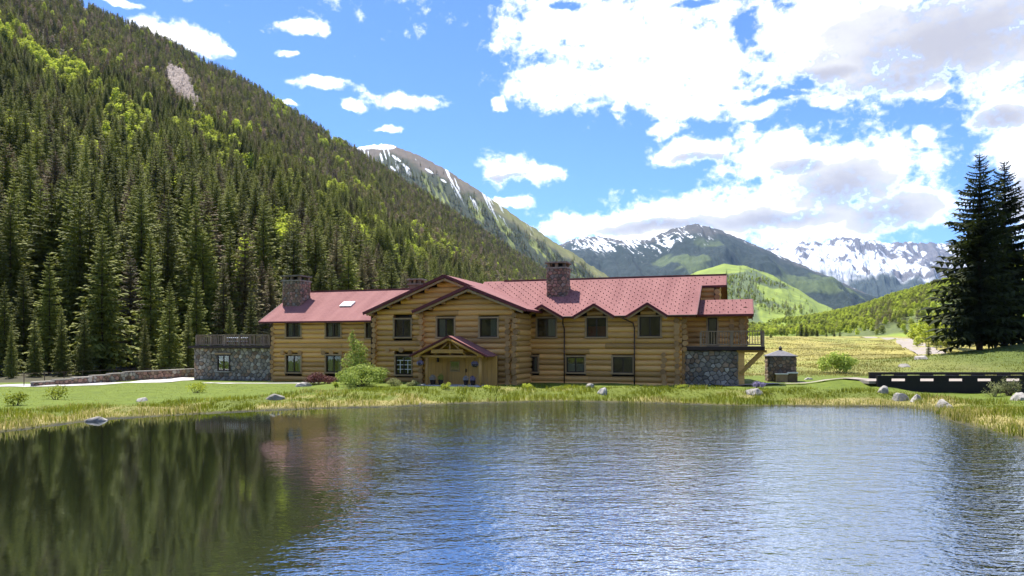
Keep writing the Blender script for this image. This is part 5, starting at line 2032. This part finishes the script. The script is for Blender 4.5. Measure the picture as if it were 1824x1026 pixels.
for (cx_, cz_, sx_, sz_) in (((a0 + a1) / 2, b1, a1 - a0 + .1, .08), ((a0 + a1) / 2, b0, a1 - a0 + .1, .08), (a0, (b0 + b1) / 2, .08, b1 - b0 - .08), (a1, (b0 + b1) / 2, .08, b1 - b0 - .08)):
    wf.box((cx_, tv - .065, cz_), (sx_, .05, sz_))
wf.build('light_frame', M['trim'], door)
MB().box(((a0 + a1) / 2, tv - .058, (b0 + b1) / 2), (a1 - a0, .01, b1 - b0)).build('room_shade_sheet', M['core'], door)  # dark sheet behind the door pane, coloured as the unlit inside
MB().box(((a0 + a1) / 2, tv - .068, (b0 + b1) / 2), (a1 - a0 - .08, .008, b1 - b0 - .08)).build('pane', M['glass'], door)
MB().box((HS(831, tv), tv - .1, HZ(831, 660, tv)), (.07, .07, .28)).build('lantern', M['darkbeam'], lodge)
MB().box((HS(781, tv), tv - .12, HZ(781, 641, tv)), (.14, .14, .36)).build('lantern', M['darkbeam'], lodge)
MB().box((pA, tP + 1.2, -.12), (pRs - pLs - 1.2, 3.4, .3)).build('porch_floor', M['concrete'], lodge)
# ------------------------------------------------------------------ paths, drive, road
def G(px_, py_):
    """ground point seen at a photo pixel"""
    D = 60.0
    for _ in range(14):
        z = gz((px_ - CX) / F * D, D)
        D = 0.5 * D + 0.5 * min(900.0, F * (HC - z) / max(py_ - HY, 1e-3)) if py_ > HY + 2 else D
    x = (px_ - CX) / F * D
    return x, D, gz(x, D)


ribbon('gravel_path', [(15.6, 54.6), (18.0, 54.7), (20.5, 54.7), (23.0, 54.2), (25.3, 53.3), (27.6, 52.2)], [1.2, 1.4, 1.7, 2.1, 2.8, 3.4], M['gravel'], 0.11)
ribbon('driveway', [(-60, 52), (-46, 58), (-39.5, 62), (-34.5, 66.5), (-33.5, 74)], [3.5, 3.5, 3.6, 4.2, 4], M['concrete'], 0.03)
ribbon('house_walk', [(-29, 65.5), (-24, 64.2), (-19.5, 62.6), (-16.5, 60.5)], [0.9, 0.9, 1.0, 0.8], M['concrete'], 0.03)
ribbon('gravel_road', [(74, 122), (80, 135), (95, 163), (114, 200), (140, 250), (168, 300), (180, 340), (190, 400)], [4.5, 5, 6, 6, 6, 6, 6, 6], M['gravel'], 0.06, 90)


# ------------------------------------------------------------------ grass
def blades(name, x, y, h, w, mat, label, seed, lean=0.45, z=None):
    rg = np.random.default_rng(seed)
    n = len(x)
    zz = ground_z(x, y) if z is None else z
    a = rg.uniform(0, 6.283, n)
    l = rg.uniform(0.1, lean, n) * h
    b = rg.uniform(0, 6.283, n)
    base = np.stack([x, y, zz - 0.03], -1)
    side = np.stack([np.cos(a), np.sin(a), np.zeros(n)], -1) * (w / 2)[:, None]
    tip = base + np.stack([np.cos(b) * l, np.sin(b) * l, h], -1)
    mid = base * 0.45 + tip * 0.55 + np.stack([-np.cos(b) * l * .15, -np.sin(b) * l * .15, h * .08], -1)
    V = np.stack([base - side, base + side, mid + side * 0.7, mid - side * 0.7, tip], 1).reshape(-1, 3)
    k = np.arange(n)[:, None] * 5
    T = np.concatenate([k + np.array([[0, 1, 2]]), k + np.array([[0, 2, 3]]), k + np.array([[3, 2, 4]])], 0)
    return tag(link(name, np_mesh(name, V, T, mat)), label, 'grass', kind='stuff')


HOUSE_POLY = [(-34.6, 6.9), (-34.6, .4), (-25, .4), (-25, 0), (-12.1, 0), (-12.1, -2.8), (-7, -2.8), (-6.4, -4.3), (-6.4, -6.4), (.2, -6.4), (1.8, -4.2), (1.8, -.3), (18.9, -.3), (18.9, 7)]


def in_house(x, y):
    s = x * cT - (y - 60) * sT
    t = x * sT + (y - 60) * cT
    c = np.zeros(x.shape, bool)
    n = len(HOUSE_POLY)
    for i in range(n):
        (ax, ay), (bx, by) = HOUSE_POLY[i], HOUSE_POLY[(i + 1) % n]
        c ^= ((ay > t) != (by > t)) & (s < (bx - ax) * (t - ay) / (by - ay + 1e-9) + ax)
    return c


def poly_clear(x, y):
    px_, py_ = proj(np.stack([x, y, ground_z(x, y)], -1))
    onpath = (px_ > 1290) & (px_ < 1560) & (py_ > 671) & (py_ < 685.5)
    drive = (px_ < 350) & (py_ < 684.5 + (px_ < 60) * 3) & (y > 48) & (y < 78)
    walk = (px_ > 430) & (px_ < 590) & (py_ > 679) & (py_ < 687)
    return ~(onpath | drive | walk | in_house(x, y))


rg = np.random.default_rng(77)


def bank_points(n, x0, x1, y0, y1):
    x, y = rg.uniform(x0, x1, n), rg.uniform(y0, y1, n)
    sd = shore_dist(x, y)
    # grow in tufts
    tx, ty = np.round(x * 2.2 + vnoise(y * 2, x * 2, 4)) / 2.2, np.round(y * 2.2 + vnoise(x * 2, y * 2, 8)) / 2.2
    f = rg.random(n) * 0.55
    x, y = x * (1 - f) + tx * f, y * (1 - f) + ty * f
    return x, y, sd


x, y, sd = bank_points(330000, -48, 48, 26, 66)
px_, py_ = proj(np.stack([x, y, np.full(len(x), 0.5)], -1))
tuft = fbm(x * 0.9, y * 0.9, 201, 3)
dryness = fbm(x * 0.25, y * 0.25, 31, 4) + 0.25 * sstep(3.5, 0.8, sd) - 0.12
rough = sstep(7.5, 5.0, sd + (fbm(x * 0.3, y * 0.3, 203, 3) - 0.5) * 5) * np.where(x < -12, 1, 1)
ok = (sd > 0.05) & (px_ > -120) & (px_ < 1950) & poly_clear(x, y) & (rg.random(len(x)) < 0.25 + 0.75 * rough)
x, y, sd, tuft, dryness, rough = x[ok], y[ok], sd[ok], tuft[ok], dryness[ok], rough[ok]
isdry = rg.random(len(x)) < sstep(0.48, 0.68, dryness) * 0.55
hh = (0.06 + 0.165 * rough * (0.15 + 1.5 * sstep(0.35, 0.65, tuft))) * rg.uniform(0.6, 1.25, len(x)) * (1 + 0.35 * sstep(1.2, 0.2, sd))
ww = np.full(len(x), 0.034)
blades('bank_grass', x[~isdry], y[~isdry], hh[~isdry], ww[~isdry], M['grass_green'], 'green grass growing along the lake bank', 1)
blades('dry_bank_grass', x[isdry], y[isdry], hh[isdry] * 1.1, ww[isdry], M['grass_dry'], 'pale dry grass along the water edge', 2)
# reeds standing in the shallow margin
x, y = rg.uniform(-40, 36, 120000), rg.uniform(28, 50, 120000)
sd = shore_dist(x, y)
ok = (sd > -0.55) & (sd < 0.35) & (vnoise(x * 0.5, y * 0.5, 6) > 0.62) & (rg.random(len(x)) < 0.55)
x, y = x[ok], y[ok]
blades('shore_reeds', x, y, rg.uniform(0.12, 0.38, len(x)), np.full(len(x), 0.022), M['reed'], 'thin reeds standing along the shoreline', 3, 0.25, np.minimum(0, ground_z(x, y)))
gx, gy, _ = W(1655, 0, 40.5)
x, y = rg.normal(gx, 1.0, 150), rg.normal(gy, 1.3, 150)
ok = shore_dist(x, y) < 0.2
blades('reed_clump', x[ok], y[ok], rg.uniform(0.4, 1.0, ok.sum()), np.full(ok.sum(), 0.026), M['reed'], 'sparse tall reeds in the shallows right of the long flat boulder', 4, 0.2, np.full(ok.sum(), -0.05))
# meadow and knoll
n = 210000
y = 64 + 330 * rg.random(n) ** 1.9
x = rg.uniform(-0.05, 0.95, n) * y + 6
mt = fbm(x * 0.12, y * 0.12, 205, 4)
roadm = np.zeros(n, bool)
for rd in ([(74, 122), (80, 135), (95, 163), (114, 200), (140, 250), (168, 300)],):
    for (ax, ay), (bx, by) in zip(rd[:-1], rd[1:]):
        t_ = np.clip(((x - ax) * (bx - ax) + (y - ay) * (by - ay)) / ((bx - ax) ** 2 + (by - ay) ** 2), 0, 1)
        roadm |= np.hypot(x - ax - t_ * (bx - ax), y - ay - t_ * (by - ay)) < 3.6
ok = poly_clear(x, y) & (x < 140) & (rg.random(n) < 0.25 + sstep(0.4, 0.6, mt)) & ~roadm & (x * cT - (y - 60) * sT > 19)
x, y, mt = x[ok], y[ok], mt[ok]
kn = np.clip(1.5 * np.exp(-np.hypot((x - 76) / 30.0, (y - 86) / 21.0) ** 2 * 1.3), 0, 1)
gk = rg.random(len(x)) < np.clip(kn * 1.5 + sstep(0.5, 0.38, mt) * 0.25, 0, 1)
hh = (0.10 + 0.26 * mt) * rg.uniform(0.6, 1.3, len(x)) * (1 - 0.45 * kn)
ww = 0.022 + 0.0005 * y
blades('meadow_grass', x[~gk], y[~gk], hh[~gk], ww[~gk], M['meadow_blade'], 'tan and green meadow grass beyond the lodge', 5)
blades('knoll_grass', x[gk], y[gk], hh[gk], ww[gk] * .8, M['grass_green'], 'green grass on the knoll and in the meadow hollows', 6)


# ------------------------------------------------------------------ boulders
def boulder(px_, py_, wpx, hpx, label, seed, flat=0.5, sink=0.25, rz=0.0, mat='boulder'):
    x_, y_, z_ = G(px_, py_)
    w, h = wpx / F * y_, hpx / F * y_
    bm = bmesh.new()
    bmesh.ops.create_icosphere(bm, subdivisions=4, radius=1.0)
    rg_ = np.random.default_rng(seed)
    co = np.array([v.co[:] for v in bm.verts])
    off = rg_.uniform(0, 50, 3)
    # a few cut planes give angular faces
    for _ in range(9):
        d = rg_.normal(size=3)
        d[2] = abs(d[2]) * 0.8
        d /= np.linalg.norm(d)
        lim = rg_.uniform(0.55, 0.85)
        ex = np.maximum(0, co @ d - lim)
        co -= ex[:, None] * d * 0.9
    nn = fbm(co[:, 0] * 1.6 + off[0] + co[:, 2], co[:, 1] * 1.6 + off[1], seed, 4) - 0.5
    co *= (1 + 0.35 * nn)[:, None]
    co[:, 0] *= w / 2 / max(1e-6, np.abs(co[:, 0]).max())
    co[:, 1] *= w / 2 * rg_.uniform(0.6, 0.85) / max(1e-6, np.abs(co[:, 1]).max())
    zz = co[:, 2]
    co[:, 2] = zz / zz.max() * h * np.where(zz > 0, 1, 0.8)
    for v, c in zip(bm.verts, co):
        v.co = c
    me = bpy.data.meshes.new('boulder')
    bm.to_mesh(me)
    bm.free()
    me.materials.append(M[mat])
    me.polygons.foreach_set('use_smooth', [len(p.vertices) == 3 and False for p in me.polygons])
    o = link('boulder', me, None, (x_, y_, z_ - 0.02), (0, 0, rz))
    return tag(o, label, 'boulder', 'boulders along the lake bank')


for i, (a, b, c, d, lb) in enumerate((
        (541, 689, 34, 9, 'small white boulder beside the maroon shrub in front of the left wing'),
        (491, 711, 36, 11, 'flat pale boulder on the bank in front of the left wing'),
        (1050, 690, 22, 8, 'small tan boulder close to the log wall of the right wing'),
        (1073, 702, 25, 13, 'upright grey boulder in the grass in front of the right wing'),
        (1345, 702, 36, 11, 'rounded cream boulder in the grass below the balcony end'),
        (172, 748, 48, 9, 'low dark boulder at the water edge on the left bank'),
        (750, 720, 11, 4, 'tiny white boulder at the shoreline below the porch'),
        (255, 714, 34, 7, 'low flat boulder half hidden in the grass of the left bank'),
        (1574, 700, 22, 14, 'grey boulder against the left end of the black bridge'),
        (1602, 713, 30, 14, 'weathered grey boulder below the left end of the black bridge'),
        (1632, 714, 30, 13, 'grey boulder touching the long flat boulder on its left'),
        (1681, 725, 50, 15, 'long flat grey boulder lying at the water edge below the bridge'),
        (1817, 713, 30, 15, 'pale boulder at the right edge below the bridge shrubs'),
        (1332, 655, 14, 4, 'small pale boulder in the meadow beside the balcony brace'),
        (1440, 676, 20, 4, 'flat pale boulder beside the gravel path'),
        (1610, 655, 30, 6, 'pale boulder at the left foot of the knoll'),
        (1640, 640, 34, 7, 'grey boulder on the left shoulder of the knoll'))):
    boulder(a, b, c, d, lb, 600 + i * 7, rz=i * 0.7)


# ------------------------------------------------------------------ shrubs
def shrub(name, px_, py_, wpx, hpx, mat, label, seed, n=900, leaf=0.07, D=None, cat='shrub', group=None, stems=7, pointed=False, lobes=9):
    if D is None:
        x_, y_, z_ = G(px_, py_)
    else:
        x_, y_ = (px_ - CX) / F * D, D
        z_ = gz(x_, y_)
    w, h = wpx / F * y_, hpx / F * y_
    rg_ = random.Random(seed)
    L_ = []
    for k in range(lobes):
        f = rg_.random()
        if pointed:
            z = h * (0.12 + 0.8 * k / (lobes - 1))
            r = w * 0.42 * (1 - (k / (lobes - 1)) ** 1.2) + 0.05 * w
            L_.append((rg_.uniform(-.08, .08) * w, rg_.uniform(-.08, .08) * w, z, r, r, h * 0.11))
        else:
            a = rg_.uniform(0, 6.28)
            rr = w * 0.34 * math.sqrt(rg_.random())
            z = h * rg_.uniform(0.28, 0.72) * (1 - 0.35 * rr / (w * 0.34))
            L_.append((rr * math.cos(a), rr * math.sin(a), z, w * rg_.uniform(0.13, 0.24), w * rg_.uniform(0.13, 0.24), h * rg_.uniform(0.16, 0.28)))
    V, T = leaf_arrays(seed, L_, n, leaf, 0.3, 0.35)
    V[:, 2] = np.maximum(V[:, 2], 0.0)
    r = empty(name, (x_, y_, z_ - 0.03))
    tag(r, label, cat, group)
    link('foliage', np_mesh('foliage', V, T, M[mat]), r)
    b = MB()
    for k in range(stems):
        l = L_[k % len(L_)]
        b.cyl((rg_.uniform(-.1, .1), rg_.uniform(-.1, .1), -0.1), (l[0], l[1], l[2]), 0.025, 0.008, 5, False)
    link('stem', mesh('stem', b.v, b.f, M['bark']), r)
    return r


shrub('willow_bush', 642, 690, 104, 50, 'willow', 'big bright green willow bush in front of the corner of the left wing', 701, 5200, 0.075, 54, lobes=16, stems=12)
shrub('pointed_shrub', 632, 690, 74, 98, 'willow', 'tall pointed green shrub rising behind the big willow bush', 702, 3600, 0.08, 57.5, pointed=True)
shrub('maroon_shrub', 570, 690, 62, 30, 'redleaf', 'dark maroon shrub below the lower window of the left wing', 703, 2400, 0.06, 59)
shrub('sage_shrub', 702, 690, 40, 22, 'sage', 'grey green shrub right of the big willow bush', 704, 900, 0.05, 55)
shrub('sage_shrub', 733, 689, 34, 16, 'sage', 'low grey shrub under the white gridded window', 705, 700, 0.05, 55)
shrub('leafy_plant', 598, 691, 14, 16, 'aspen', 'small yellow green plant between the maroon shrub and willow bush', 706, 220, 0.05, 53.5)
for i, (a, b, c, d, lb) in enumerate((
        (100, 712, 60, 40, 'leafy green shrub on the left bank, the tallest near the left edge'),
        (348, 700, 44, 32, 'green shrub on the bank below the left corner of the stone annex'),
        (28, 722, 50, 34, 'green shrub on the bank at the far left edge'))):
    shrub('bank_shrub', a, b, c, d, 'grass_green', lb, 720 + i, 420, 0.06, group='green shrubs on the left bank', lobes=11)
for i, (a, b, c, d, lb) in enumerate(((937, 692, 26, 16, 'small green plant at the inner corner of the log walls'), (1003, 693, 24, 8, 'low yellow green clump in the grass right of the downpipe'),
                                     (1215, 692, 34, 11, 'low green clump at the left foot of the stone base'), (795, 693, 24, 20, 'yellow green plant in front of the porch steps'), (1365, 700, 44, 14, 'green clump in the grass right of the cream boulder'),
                                     (870, 692, 30, 9, 'low green clump right of the porch'))):
    shrub('leafy_plant', a, b, c, d, 'aspen', lb, 740 + i, 260, 0.05, group='small green plants along the log walls')
shrub('flowering_shrub', 1351, 692, 26, 18, 'petal_lilac', 'pale lilac flowering clump beside the cream boulder', 750, 700, 0.045, cat='flowers')
shrub('willow_bush', 1492, 672, 66, 48, 'willow', 'round olive willow bush in the meadow right of the stone hut', 751, 2600, 0.12, 76, lobes=14)
shrub('bare_shrub', 1797, 700, 60, 46, 'sage', 'thin twiggy shrub in front of the right end of the bridge', 752, 900, 0.05, 47.5, lobes=14, stems=26)
shrub('bare_shrub', 1770, 704, 40, 34, 'sage', 'small twiggy shrub left of the larger one by the bridge', 753, 500, 0.05, 47.0, lobes=10, stems=16)

# aspen thicket on the right behind the road
for i, (a, D, top, wd) in enumerate(((1628, 215, 574, 1.6), (1643, 200, 566, 1.6), (1660, 190, 556, 1.5), (1676, 175, 548, 1.5), (1690, 165, 560, 1.7), (1668, 150, 590, 2.0), (1688, 145, 588, 2.0), (1708, 160, 555, 1.6), (1650, 185, 585, 1.9), (1730, 170, 556, 1.6), (1760, 170, 560, 1.7), (1800, 170, 555, 1.7), (1635, 175, 596, 2.0))):
    x_ = (a - CX) / F * D
    zg = gz(x_, D)
    plant_tree('aspen_tree', 'aspen%d' % (i % 3), (x_, D, zg - 0.3 * (i > 8)), HC + (HY - top) / F * D - zg, i * 1.1, wd, 'bright green young aspen in the thicket left of the two tall spruces' if a < 1720 else 'bright green aspen seen between the tall spruces', 'tree', 'aspen thicket beside the road' if a < 1720 else 'aspens behind the tall spruces')
# dark conifers standing in the far meadow
for i, (a, top, D, lb) in enumerate(((1427, 572, 420, 'tallest dark conifer of the cluster in the far meadow'), (1436, 577, 430, 'dark conifer just right of the tallest one in the far meadow'), (1419, 588, 410, 'short dark conifer left of the tallest one in the far meadow'),
                                     (1446, 584, 420, 'dark conifer in the middle of the far meadow row'), (1455, 582, 430, 'dark conifer right of the middle in the far meadow row'), (1472, 587, 410, 'single dark conifer in the gap of the far meadow row'),
                                     (1486, 588, 430, 'small dark conifer near the right end of the far meadow row'), (1496, 585, 440, 'last dark conifer at the right end of the far meadow row'), (1373, 590, 330, 'lone small conifer in the meadow right of the balcony'), (1654, 604, 120, 'small dark conifer below the aspen thicket by the road'))):
    x_ = (a - CX) / F * D
    zg = gz(x_, D)
    plant_tree('spruce_tree', 'spruce%d' % (i % 5), (x_, D, zg), HC + (HY - top) / F * D - zg, i, 1.5 if D > 300 else 1.2, lb, 'tree', 'conifers in the valley meadow')

# ------------------------------------------------------------------ porch flowers and pots
def local(s, t, z):
    return (s * cT + t * sT, 60 - s * sT + t * cT, ZB + z)


for i, (a, b, t, sz, mt, lb) in enumerate(((748, 646, -6.5, 0.36, 'petal_lilac', 'hanging basket of lilac flowers left of the porch post'), (846, 648, -6.3, 0.42, 'petal_lilac', 'hanging basket of dark lilac flowers beside the right porch post'))):
    s, z = HS(a, t), HZ(a, b, t)
    r = empty('hanging_basket', local(s, t, z - sz * .5), -TH)
    tag(r, lb, 'flower basket', 'hanging flower baskets on the porch')
    V, T = leaf_arrays(760 + i, [(0, 0, sz * .5, sz * .75, sz * .6, sz * .5), (0, 0, sz * .2, sz * .6, sz * .5, sz * .3)], 420, 0.05, 0.3, 0.5)
    link('flowers', np_mesh('flowers', V, T, M[mt]), r)
    V, T = leaf_arrays(770 + i, [(0, 0, sz * .3, sz * .6, sz * .5, sz * .4)], 260, 0.05, 0.3, 0.3)
    link('foliage', np_mesh('foliage', V, T, M['sage']), r)
    b_ = MB()
    b_.cyl((0, 0, -.05), (0, 0, .18), sz * .35, sz * .6, 12)
    link('basket', mesh('basket', b_.v, b_.f, M['darkbeam']), r)
    b_ = MB()
    top = HZ(a, 636, t) - (z - sz * .5)
    for q in range(3):
        an = q * 2.094
        b_.cyl((sz * .55 * math.cos(an), sz * .55 * math.sin(an), .15), (0, 0, top), 0.008, None, 4)
    link('chain', mesh('chain', b_.v, b_.f, M['black']), r)
for i, (a, t, w_, h_, mt, lb) in enumerate(((771, -6.1, .55, .5, 'petal_white', 'dark pot of white flowers at the left porch post'), (785, -6.0, .5, .62, 'willow', 'dark pot of tall greenery left of the door'), (830, -6.0, .45, .45, 'petal_white', 'dark pot of white flowers right of the door'),
                                            (842, -6.1, .5, .45, 'petal_lilac', 'dark pot of lilac flowers at the right porch post'))):
    s = HS(a, t)
    r = empty('flower_pot', local(s, t, 0.03), 0)
    tag(r, lb, 'flower pot', 'flower pots on the porch floor')
    b_ = MB().cyl((0, 0, 0), (0, 0, .38), w_ * .32, w_ * .45, 14)
    link('pot', mesh('pot', b_.v, b_.f, M['sash']), r)
    V, T = leaf_arrays(780 + i, [(0, 0, .38 + h_ * .3, w_ * .5, w_ * .5, h_ * .5)], 240, 0.045, 0.3, 0.4)
    link('plant', np_mesh('plant', V, T, M[mt]), r)
# bench on the roof terrace
bz = zt_
r = empty('terrace_bench', local(HS(420, 2.2), 2.2, bz), -TH)
tag(r, 'pale wooden bench on the roof terrace of the stone annex', 'bench')
MB().box((0, 0, .45), (2.6, .45, .05)).build('seat', M['white'], r)
MB().box((0, .22, .82), (2.6, .05, .1)).build('backrest', M['white'], r)
for q in (-1.15, 0, 1.15):
    MB().box((q, 0, .21), (.07, .4, .42)).build('leg', M['deckwood'], r)
    MB().box((q, .22, .62), (.06, .05, .34)).build('back_support', M['deckwood'], r)

# ------------------------------------------------------------------ stone cooking hut
hx, hy, hz_ = G(1390, 679)
hut = empty('stone_hut', (hx, hy, hz_ - .05), math.radians(-14))
tag(hut, 'small dark stone cooking hut with a grey pyramid roof beside the path', 'hut')
wd = 51 / F * hy * 0.9
hw = wd / 2
hb = (679 - 634) / F * hy
body = MB().box((0, 0, hb / 2 - .2), (wd - .06, wd - .06, hb + .4)).build('body', M['mortar'], hut)
for q, (o_, e_, n_) in enumerate((((-hw, -hw, -.2), (1, 0, 0), (0, -1, 0)), ((hw, -hw, -.2), (0, 1, 0), (1, 0, 0)), ((-hw, -hw, -.2), (0, 1, 0), (-1, 0, 0)))):
    stones(body, o_, e_, n_, wd, hb + .2, .4, .3, ['stone_brown', 'stone_brown', 'stone_grey'], (), 580 + q, depth=.06)
ov, ra = hw + .12, (634 - 625) / F * hy + .12
rf = MB()
rf.v = [(-ov, -ov, hb), (ov, -ov, hb), (ov, ov, hb), (-ov, ov, hb), (-.12, -.12, hb + ra), (.12, -.12, hb + ra), (.12, .12, hb + ra), (-.12, .12, hb + ra), (-ov, -ov, hb + .08), (ov, -ov, hb + .08), (ov, ov, hb + .08), (-ov, ov, hb + .08)]
rf.f = [(0, 3, 2, 1), (0, 1, 9, 8), (1, 2, 10, 9), (2, 3, 11, 10), (3, 0, 8, 11), (8, 9, 5, 4), (9, 10, 6, 5), (10, 11, 7, 6), (11, 8, 4, 7), (4, 5, 6, 7)]
ro = rf.build('roof', M['metal'], hut)
MB().cyl((0, 0, hb + ra - .02), (0, 0, hb + ra + .18), .13, .13, 8).cyl((0, 0, hb + ra + .18), (0, 0, hb + ra + .34), .18, .03, 8).build('finial', M['black'], ro)
MB().box((-.1, -hw - .35, .35), (.95, .6, .72)).build('hearth', M['stone_brown'], hut)
MB().box((-.1, -hw - .35, .75), (1.05, .7, .08)).build('counter', M['white'], hut)
MB().box((.8, -hw - .3, .85), (.85, .55, .1)).build('counter', M['white'], hut)
MB().box((.8, -hw - .3, .38), (.75, .45, .84)).build('hearth', M['stone_brown'], hut)

# ------------------------------------------------------------------ black bridge
bx0, bx1 = (1562 - CX) / F * 50, 50.0
br = empty('black_bridge', (bx0, 50, 0), 0)
tag(br, 'low black steel bridge with slotted parapets beside the lake', 'bridge')
def zrow(py_, D):
    return HC - (py_ - HY) / F * D


def parapet(D, xa, xb, ztop, zbot, slot0, slot_w, pitch, zs0, zs1):
    """steel side: top rail, plate below the slots, plates between them"""
    o = MB().box(((xa + xb) / 2 - bx0, D - 50, (ztop + zs1) / 2), (xb - xa, .22, ztop - zs1)).build('parapet', M['black'], br)
    MB().box(((xa + xb) / 2 - bx0, D - 50, (zs0 + zbot) / 2), (xb - xa, .2, zs0 - zbot)).build('girder', M['black'], o)
    x = xa
    k = slot0
    while x < xb:
        e = min(k, xb)
        if e > x:
            MB().box(((x + e) / 2 - bx0, D - 50, (zs0 + zs1) / 2), (e - x, .18, zs1 - zs0)).build('plate', M['black'], o)
        x = k + slot_w
        k += pitch
    return o


parapet(50, bx0, bx1, zrow(669, 50), zrow(700, 50), (1587 - CX) / F * 50, 26 / F * 50, 51 / F * 50, zrow(679, 50), zrow(674.3, 50))
x0b = (1548 - CX) / F * 54.2
parapet(54.2, x0b, bx1 + 2, zrow(663, 54.2), zrow(684, 54.2), (1569 - CX) / F * 54.2, 24 / F * 54.2, 46 / F * 54.2, zrow(670.2, 54.2), zrow(667.3, 54.2))
MB().box(((bx0 + bx1) / 2 - bx0, 2.1, 1.14), (bx1 - bx0 + 1.0, 3.9, .2)).build('deck', M['gravel'], br)
for a in (1552, 1567):
    xq = (a - CX) / F * 56
    p = MB().cyl((0, 0, -.2), (0, 0, 1.1), .05, .045, 8)
    p.box((0, 0, 1.12), (.13, .13, .05))
    o = link('marker_post', mesh('marker_post', p.v, p.f, M['bark']), None, (xq, 56, gz(xq, 56)))
    tag(o, 'thin dark post at the left end of the bridge, the %s one' % ('left' if a == 1552 else 'right'), 'post', 'posts at the bridge end')

# ------------------------------------------------------------------ retaining wall and rail on the left
wA, wB_ = Vector(((60 - CX) / F * 60, 60, 0)), Vector(((352 - CX) / F * 77, 77, 0))
dW = (wB_ - wA)
lW = dW.length
dW = dW / lW
nW = Vector((dW.y, -dW.x, 0))
rw = empty('retaining_wall', tuple(wA), 0)
tag(rw, 'low reddish stone retaining wall along the driveway left of the annex', 'wall')
zA, zBw = gz(wA.x, wA.y), gz(wB_.x, wB_.y)
nseg = 10
for q in range(nseg):
    a, b = lW * q / nseg, lW * (q + 1) / nseg
    zg = zA + (zBw - zA) * (q + .5) / nseg
    hq = 0.22 + 0.62 * min(1, (q + 1.0) / 6)
    pa, pb = dW * a, dW * b
    core = MB().prism([tuple(pa + Vector((0, 0, zg - .4))), tuple(pb + Vector((0, 0, zg - .4))), tuple(pb + Vector((0, 0, zg + hq))), tuple(pa + Vector((0, 0, zg + hq)))], tuple(-nW * .4)).build('section', M['mortar'], rw)
    stones(core, tuple(pa + Vector((0, 0, zg - .2))), tuple(dW), tuple(nW), b - a, hq + .2, .5, .3, ['stone_red', 'stone_brown', 'stone_red', 'stone_pale'], (), 620 + q, depth=.08)
    MB().bar(tuple(pa - nW * .2 + Vector((0, 0, zg + hq + .05))), tuple(pb - nW * .2 + Vector((0, 0, zg + hq + .05))), .55, .1).build('coping', M['stone_pale'], core)
fr = empty('rail_fence', tuple(wA), 0)
tag(fr, 'thin rail fence on posts behind the stone retaining wall', 'fence')
for q in range(11):
    p = dW * (lW * q / 10) - nW * 1.2
    zg = zA + (zBw - zA) * q / 10
    MB().cyl(tuple(p + Vector((0, 0, zg - .3))), tuple(p + Vector((0, 0, zg + 1.15))), .035, None, 7).build('post', M['bark'], fr)
    if q < 10:
        p2_ = dW * (lW * (q + 1) / 10) - nW * 1.2
        z2 = zA + (zBw - zA) * (q + 1) / 10
        MB().bar(tuple(p + Vector((0, 0, zg + 1.1))), tuple(p2_ + Vector((0, 0, z2 + 1.1))), .035, .035).build('rail', M['bark'], fr)

# ------------------------------------------------------------------ cliff outcrop on the mountainside
qx_, qy_ = proj(SP)
cm = inell(qx_, qy_, [(324, 168, 20, 46, -28)]) > 0.2
ci, cj = np.where(cm)
i0, i1, j0, j1 = ci.min() - 1, ci.max() + 2, cj.min() - 1, cj.max() + 2
nu_, nv_ = 70, 110
fi, fj = np.meshgrid(np.linspace(i0, i1, nu_), np.linspace(j0, j1, nv_), indexing='ij')
ii, jj = np.floor(fi).astype(int), np.floor(fj).astype(int)
uu, vv = (fi - ii)[..., None], (fj - jj)[..., None]
CP = (SP[ii, jj] * (1 - uu) + SP[ii + 1, jj] * uu) * (1 - vv) + (SP[ii, jj + 1] * (1 - uu) + SP[ii + 1, jj + 1] * uu) * vv
qx_, qy_ = proj(CP)
wob = (fbm(fi * 1.7, fj * 1.3, 811, 4) - 0.5) * 1.2
depth_ = np.clip(inell(qx_, qy_, [(324, 168, 20, 46, -28)]) + wob * 0.5, -0.4, 1)
nr_ = ridged(fi * 1.3 + fj * 0.5, fj * 1.1, 813, 6, 0.6) - 0.55
push = np.where(depth_ > 0.15, 3.0 + 5.0 * np.clip(depth_, 0, .6) + nr_ * 9.0, -14 * (0.15 - depth_) - 1.5)
CP = CP + push[..., None] * np.array((0.45, -0.55, 0.7))
ix = np.arange(nu_ * nv_).reshape(nu_, nv_)
me = np_mesh('rock_outcrop', CP.reshape(-1, 3), np.stack([ix[:-1, :-1], ix[1:, :-1], ix[1:, 1:], ix[:-1, 1:]], -1).reshape(-1, 4), M['cliff'])
tag(link('rock_outcrop', me), 'bare pinkish rock outcrop among the trees high on the mountainside', 'rock')

# ------------------------------------------------------------------ valley haze
hm, hnt, hN, hL, hb_ = nmat('valley_air')
hN.remove(hb_)
pv = hN.new('ShaderNodeVolumePrincipled')
pv.inputs['Color'].default_value = (0.30, 0.56, 1.0, 1)
pv.inputs['Density'].default_value = 2.2e-5
pv.inputs['Anisotropy'].default_value = 0.2
hL.new(pv.outputs[0], hN['Material Output'].inputs['Volume'])
zs = [max((o.matrix_world @ Vector(c)).z for c in o.bound_box) for o in C.objects if o.type == 'MESH' and o.parent is None]
hzv = MB().box((0, 6500, 850), (32000, 17000, 1710))
ho = hzv.build('haze', hm)
tag(ho, 'thin blue valley haze', 'haze', kind='stuff')
